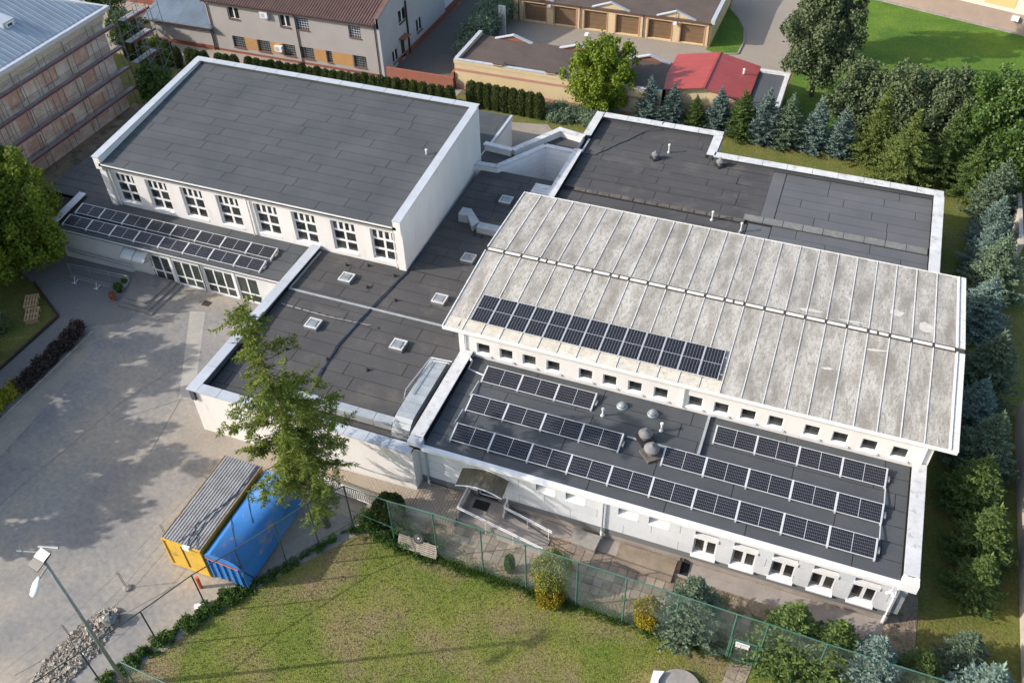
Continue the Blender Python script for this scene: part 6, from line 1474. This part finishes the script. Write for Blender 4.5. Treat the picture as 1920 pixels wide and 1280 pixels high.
tree('fir_tree', 'shaded fir deep between the sunlit fir and the right edge trees', FI2, TS, (11.4, 70.0, 0), 5, (.7, .7, .8))
# deciduous
def dec(name, label, seed, h, r, z0, m_, n, size, loc, cat='tree', nb=18, br=.42, aspect=.45, core=True, group=None):
    bl = crown_blobs(seed, h, r, z0, nb, br)
    me = blob_mesh('crown', seed, bl, M[m_], n, size, aspect=aspect)
    tm = trunk_mesh('trunk', h*.7, .05+h*.018, M['bark'], [b for b in bl[::2]])
    return tree(name, label, me, tm, loc, 0, group=group, cat=cat)
dec('leafy_tree', 'bright green leafy tree in front of the near garage row', 31, 6.5, 3.3, .3, 'bright', 26000, .19, (-20.3, 74.3, 0), nb=44, br=.34)
dec('leafy_tree', 'tall grey-green tree by the garage driveway', 32, 11.2, 3.3, 1.2, 'pear', 32000, .22, (-2.3, 82.6, 0), nb=60, br=.32)
dec('leafy_tree', 'second tall grey-green tree behind the driveway tree, cut by the top edge', 46, 12.5, 3.2, 1.5, 'pear', 24000, .24, (-3.2, 90.8, 0), nb=50, br=.32)
dec('leafy_tree', 'grey-green tree at the lawn edge, left of three', 33, 5.6, 2.8, .2, 'pear', 18000, .20, (1.8, 78.6, 0), nb=34, br=.36)
dec('leafy_tree', 'grey-green tree at the lawn edge, middle of three', 34, 6.6, 2.9, .2, 'pear', 18000, .20, (5.6, 77.4, 0), nb=34, br=.36)
dec('leafy_tree', 'grey-green tree at the lawn edge, right of three', 35, 6.6, 2.7, .2, 'pear', 17000, .20, (8.9, 76.8, 0), nb=34, br=.36)
dec('leafy_tree', 'glossy dark green tree filling the upper right edge', 36, 8.4, 3.9, .3, 'dark_leaf', 36000, .21, (13.6, 75.0, 0), nb=60, br=.32)
dec('leafy_tree', 'shaded dark green tree at the right edge below the glossy one', 37, 6.0, 2.6, .2, 'dark_leaf', 14000, .20, (14.2, 70.8, 0), nb=30, br=.36)
dec('leafy_tree', 'big yellow-green tree at the left edge by the entrance', 38, 9.0, 4.4, .8, 'bright', 44000, .21, (-54.6, 36.9, 0), nb=60, br=.30)
dec('leafy_tree', 'second crown of the left edge trees, nearer the brick building', 39, 8.6, 3.0, .8, 'bright', 20000, .21, (-58.6, 40.5, 0), nb=36, br=.32)
dec('leafy_shrub', 'light green shrub between scaffold tower and clipped hedge', 40, 4.4, 1.1, .2, 'bright', 4500, .17, (-63.2, 66.0, 0), 'shrub', nb=14)
dec('leafy_shrub', 'dark green bush at the back left corner of the sports hall', 41, 4.0, 1.8, .1, 'dark_leaf', 8000, .18, (-60.3, 61.6, 0), 'shrub', nb=18)
dec('leafy_shrub', 'dark shrub beneath the car beyond the scaffold', 42, 4.2, 2.0, .1, 'dark_leaf', 8000, .18, (-70.5, 70.2, 0), 'shrub', nb=18)
dec('leafy_tree', 'dark tree at the top edge behind the scaffold tower', 43, 6.5, 2.2, .5, 'dark_leaf', 9000, .2, (-77.5, 76.0, 0), nb=20)
dec('leafy_shrub', 'grey-leaved round shrub low at the left edge', 44, 1.6, 1.3, .1, 'pear', 3500, .12, (-51.8, 30.8, 0), 'shrub', nb=8, br=.6)
dec('leafy_shrub', 'small bright shrub low at the left edge in the bed', 45, 1.4, .7, .1, 'bright', 1500, .12, (-49.8, 28.7, 0), 'shrub', nb=6, br=.6)
# trees left of the frame whose dappled shade reaches the yard
for i, (x, y, h, r, l) in enumerate([
        (-56.5, 21.5, 11.5, 4.6, 'round green tree just outside the left edge, shading the upper yard'), (-49.5, 18.0, 10.0, 4.2, 'green tree low left outside the frame, shading the middle yard'),
        (-62.5, 26.0, 12.5, 5.0, 'large tree left of the garden bed, outside the frame'), (-60.0, 12.5, 13.0, 4.6, 'tall tree further left of the yard'),
        (-68.0, 19.0, 14.0, 5.2, 'tallest tree far left behind the others'), (-52.0, 24.5, 9.0, 3.8, 'tree beside the garden bed, just out of frame at left'),
        (-47.5, 14.5, 8.0, 3.2, 'lower tree nearest the yard at the left'), (-55.0, 15.5, 11.0, 4.4, 'slender tree behind the lower yard trees'), (-57.5, 28.0, 10.5, 4.0, 'tree between the bed and the left edge canopy')]):
    gg = random.Random(200+i); bl = []
    for k in range(44):
        a = gg.uniform(0, 6.283); d_ = r*gg.random()**.5; z = 3.0+(h-3.6)*gg.random()
        bl.append((d_*math.cos(a), d_*math.sin(a), z, gg.uniform(.35, .9), .7))
    tree('leafy_tree', l, blob_mesh('crown', 50+i, bl, M['dark_leaf'], 5600, .34), trunk_mesh('trunk', h*.8, .2, M['bark'], bl[::5]), (x, y, 0))
# the drooping larch in front
lp = lambda t: (.10+2.75*t if t < .33 else (1.0 if t < .58 else max(.08, 1.0-(t-.58)*1.75)))
LM = conifer_mesh('crown', 61, 15.6, 2.75, M['larch'], levels=40, nb=9, twl=.36, tww=.030, droop=.34, up=.26, step=.085, prof=lp, zlo=.13, hang=.55, irregular=.5, lean=(-2.1, .6), gaps=.44, sub=True)
lt = tree('larch_tree', 'tall drooping larch standing in front of the cream corner wall', LM, None, (-21.3, 24.2, 0))
b = MB(); r_ = random.Random(4)
for i in range(10):
    t0, t1 = i/10, (i+1)/10
    b.tube((-2.1*t0, .6*t0, 15.4*t0), (-2.1*t1, .6*t1, 15.4*t1), .17*(1-t0)+.02, 8, .17*(1-t1)+.02)
for k in range(60):
    t = r_.uniform(.12, .95); a = r_.uniform(0, 6.28); L_ = 2.3*lp(t)*r_.uniform(.5, 1)
    p0 = (-2.1*t, .6*t, 15.4*t); b.path([p0, (p0[0]+math.cos(a)*L_*.6, p0[1]+math.sin(a)*L_*.6, p0[2]-.22*L_), (p0[0]+math.cos(a)*L_, p0[1]+math.sin(a)*L_, p0[2]-.2*L_)], .022, 4)
k = bpy.data.objects.new('trunk', b.mesh('trunk', M['bark'])); COL.objects.link(k); k.parent = lt

# clipped thuja hedge
def bush_mesh(name, seed, r, h, m_, n, size=.07, power=2.6, aspect=.4):
    g = np.random.default_rng(seed); th = np.arccos(g.uniform(-1, 1, n)); ph = g.uniform(0, 2*math.pi, n)
    c, s = np.cos(th), np.sin(th); e = 2/power
    x = np.sign(np.cos(ph))*np.abs(s*np.cos(ph))**1.0; y = s*np.sin(ph); z = np.sign(c)*np.abs(c)**1.0
    k = (np.abs(x)**2+np.abs(y)**2)**(.5); rad = (np.abs(k)**power+np.abs(z)**power)**(-1/power)
    d = np.stack([x, y, z], 1)*rad[:, None]; d *= (1+.05*np.sin(5*ph+seed)+g.normal(0, .035, n))[:, None]
    P_ = d*np.array([r, r, h/2])+np.array([0, 0, h/2]); nrm = unit(d*np.array([1, 1, .8]))
    D_ = unit(nrm*.9+g.normal(0, .7, (n, 3))+np.array([0, 0, .3])); N_ = unit(nrm+g.normal(0, .5, (n, 3)))
    L_ = size*g.uniform(.7, 1.4, n)
    return np_mesh(name, leaves(P_, D_, N_, L_, L_*aspect), M[m_])
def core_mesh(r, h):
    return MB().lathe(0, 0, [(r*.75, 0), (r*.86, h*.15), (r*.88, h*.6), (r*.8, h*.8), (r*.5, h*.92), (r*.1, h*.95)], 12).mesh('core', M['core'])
HB = [bush_mesh('foliage', 70+i, .48, 1.65, 'thuja', 3600, .085) for i in range(3)]; HC = core_mesh(.43, 1.65)
def bush(name, label, fm, cm, loc, s=(1, 1, 1), rz=0, group=None):
    t = thing(name, label, 'shrub', loc, group); t.scale = s; t.rotation_euler = (0, 0, rz)
    c = bpy.data.objects.new('foliage', fm); COL.objects.link(c); c.parent = t
    if cm: k = bpy.data.objects.new('dark_filler', cm); COL.objects.link(k); k.parent = t  # dark filler body added inside the foliage so that no gaps show
    return t
x = -69.3; i = 0
while x < -33.2:
    x += vr.uniform(-.06, .06)
    if not any(abs(x-q) < .45 for q in (-59.4, -55.4, -62.9)):
        hh = (2.5 if x < -63.4 else 2.15)*vr.uniform(.93, 1.06)
        bush('clipped_thuja', 'clipped round-topped thuja of the long hedge behind the sports hall', HB[i % 3], HC, (x, 68.5+.030*(x+69)+vr.uniform(-.06, .06), 0), (1, 1, hh/1.65), vr.uniform(0, 6), 'clipped thujas of the long hedge')
    x += .86; i += 1
for i in range(9):
    bush('clipped_thuja', 'tall clipped thuja of the short hedge right of the sports hall corner', HB[i % 3], HC, (-31.9+i*.84, 70.9-.03*i, 0), (1.03, 1.03, 2.35/1.65), vr.uniform(0, 6), 'tall thujas in front of the yellow garage wall')
JN = blob_mesh('foliage', 81, [(vr.uniform(-3.2, 3.2), vr.uniform(-.9, .9), vr.uniform(.2, .8), vr.uniform(.6, .95), .7) for _ in range(26)], M['bg_sp'], 15000, .22, aspect=.2, upb=.6)
t = bush('juniper', 'sprawling blue-green juniper mat below the bright green tree', JN, None, (-21.6, 71.6, 0))
t = bush('juniper', 'dark juniper mat left of the back row of spruces', JN, None, (-17.6, 71.4, 0), (.6, .9, .8), 3)
DH = blob_mesh('foliage', 82, [(vr.uniform(-1.1, 1.1), vr.uniform(-6.5, 6.5), vr.uniform(.4, 2.4), vr.uniform(.8, 1.2), .9) for _ in range(50)], M['bg_sp'], 24000, .24, aspect=.22)
bush('conifer_hedge', 'overgrown conifer hedge running up beside the alley', DH, None, (-36.2, 86.0, 0))
bush('clipped_thuja', 'dark round thuja beside the white picket railing', bush_mesh('foliage', 84, .85, 1.7, 'thuja', 7000, .09, 2.2), core_mesh(.85, 1.7), (-18.2, 25.9, 0))
bush('clipped_thuja', 'tiny upright thuja on the slab path behind the net', bush_mesh('foliage', 85, .24, 1.35, 'leaf_g', 1600, .07, 3), core_mesh(.24, 1.35), (-10.6, 25.0, 0))
bush('yellow_bush', 'round yellow-green bush with orange lower side behind the net fence', bush_mesh('foliage', 86, 1.0, 2.3, 'yelgreen', 11000, .075, 2.4), core_mesh(1.0, 2.3), (-8.2, 24.95, 0))
bush('yellow_bush', 'low golden-orange shrub at the foot of the round yellow-green bush', bush_mesh('foliage', 87, .72, .95, 'gold', 4500, .09, 2.2), core_mesh(.7, .9), (-8.0, 24.1, 0))
bush('yellow_bush', 'egg-shaped golden thuja at the lawn edge right of the slab path', bush_mesh('foliage', 88, .68, 1.75, 'gold', 7000, .08, 2.2), core_mesh(.68, 1.7), (-2.95, 24.6, 0))
# dark purple hedge and yellow privet along the yard
PH = blob_mesh('foliage', 90, [(vr.uniform(-.25, .25), -2.9+i*.42, .45+vr.uniform(-.1, .15), .48, .95) for i in range(15)], M['purple'], 12000, .12, aspect=.45)
bush('purple_hedge', 'dark purple-leaved hedge strip at the left side of the yard', PH, None, (-45.5, 29.7, 0), rz=R(2))
PY = blob_mesh('foliage', 91, [(vr.uniform(-.25, .25), -1.6+i*.42, .4+vr.uniform(-.1, .15), .52, .9) for i in range(8)], M['privet'], 8000, .10)
bush('yellow_privet', 'yellow-green privet clump at the left edge of the frame', PY, None, (-45.7, 25.3, 0))
tag(MB().box(-44.95, 22.0, 0, -44.85, 33.0, .12).build('yard_kerb', M['concrete'], loc=(-44.9, 28, 0)), 'concrete kerb edging the purple hedge strip', 'kerb')
# weeds along the fences
g = random.Random(9); bl = []
for (x0, y0), (x1, y1), w_, d_ in ((dg[0], dg[1], .45, 1), (dg[1], dg[2], .5, 1), (dg[2], dg[3], .55, 1.2), (dg[3], dg[4], .65, 1.3), (dg[4], dg[5], .5, .9), (dg[5], dg[6], .3, .7), (dg[6], dg[7], .35, .8)):
    for k in range(int(26*d_)):
        t_ = g.random(); bl.append((x0+(x1-x0)*t_+g.uniform(-w_, w_)*.7-.05, y0+(y1-y0)*t_+g.uniform(-w_, w_)*.5, g.uniform(.02, .28), g.uniform(.10, .30)*(.7 if d_ < 1 else 1), .8))
tag(bpy.data.objects.new('weeds', blob_mesh('weeds', 92, bl, M['leaf_g'], 22000, .09)), 'leafy weeds and ivy growing along the diagonal fence', 'weeds', kind='stuff')
COL.objects.link(bpy.data.objects['weeds'])
bl = [(g.uniform(-19.6, -14.6), 24.7+g.uniform(-.6, 1.0)*(1 if k % 2 else .4), g.uniform(.02, .35), g.uniform(.12, .38), .8) for k in range(70)]+[(g.uniform(-19.9, -17.2), g.uniform(24.3, 25.9), g.uniform(.1, .5), g.uniform(.15, .4), .8) for k in range(34)]
o = tag(bpy.data.objects.new('weeds', blob_mesh('weeds', 93, bl, M['leaf_g'], 14000, .09)), 'low weeds in the corner of the two net fences', 'weeds', kind='stuff'); COL.objects.link(o)
# grass tufts on the near lawn
rg = np.random.default_rng(5); n = 60000
Px = rg.uniform(-29, 10, n); Py = rg.uniform(8, 24.2, n)
xl = np.interp(Py, [p[1] for p in LAWN[1:9]], [p[0] for p in LAWN[1:9]])
ok = Px > xl+.2; Px, Py = Px[ok], Py[ok]; n = len(Px)
P_ = np.stack([Px, Py, np.full(n, .01)], 1); D_ = unit(rg.normal(0, .55, (n, 3))+np.array([0, 0, 1.])); N_ = unit(rg.normal(0, 1, (n, 3)))
L_ = rg.uniform(.05, .13, n)
o = tag(bpy.data.objects.new('grass_tufts', np_mesh('grass_tufts', leaves(P_, D_, N_, L_, np.full(n, .018)), M['grass'])), 'short grass blades standing up from the mown lawn', 'grass', kind='stuff'); COL.objects.link(o)
# the seasonal strip of tall grass at the lawn's far edge
n = 16000; Px = rg.uniform(-17, 10, n); Py = 24.25+rg.normal(0, .22, n)+.1*np.sin(Px*3)
P_ = np.stack([Px, Py, np.full(n, .0)], 1); D_ = unit(rg.normal(0, .5, (n, 3))+np.array([0, 0, 1.])); L_ = rg.uniform(.08, .26, n)
o = tag(bpy.data.objects.new('edge_grass', np_mesh('edge_grass', leaves(P_, D_, unit(rg.normal(0, 1, (n, 3))), L_, np.full(n, .02)), M['leaf_g'])), 'uncut taller grass along the foot of the net fence', 'grass', kind='stuff'); COL.objects.link(o)
for o in bpy.data.objects:
    for k_ in ('placed',):
        if k_ in o: del o[k_]
for m_ in bpy.data.materials:
    if 'nodes_col' in m_: del m_['nodes_col']
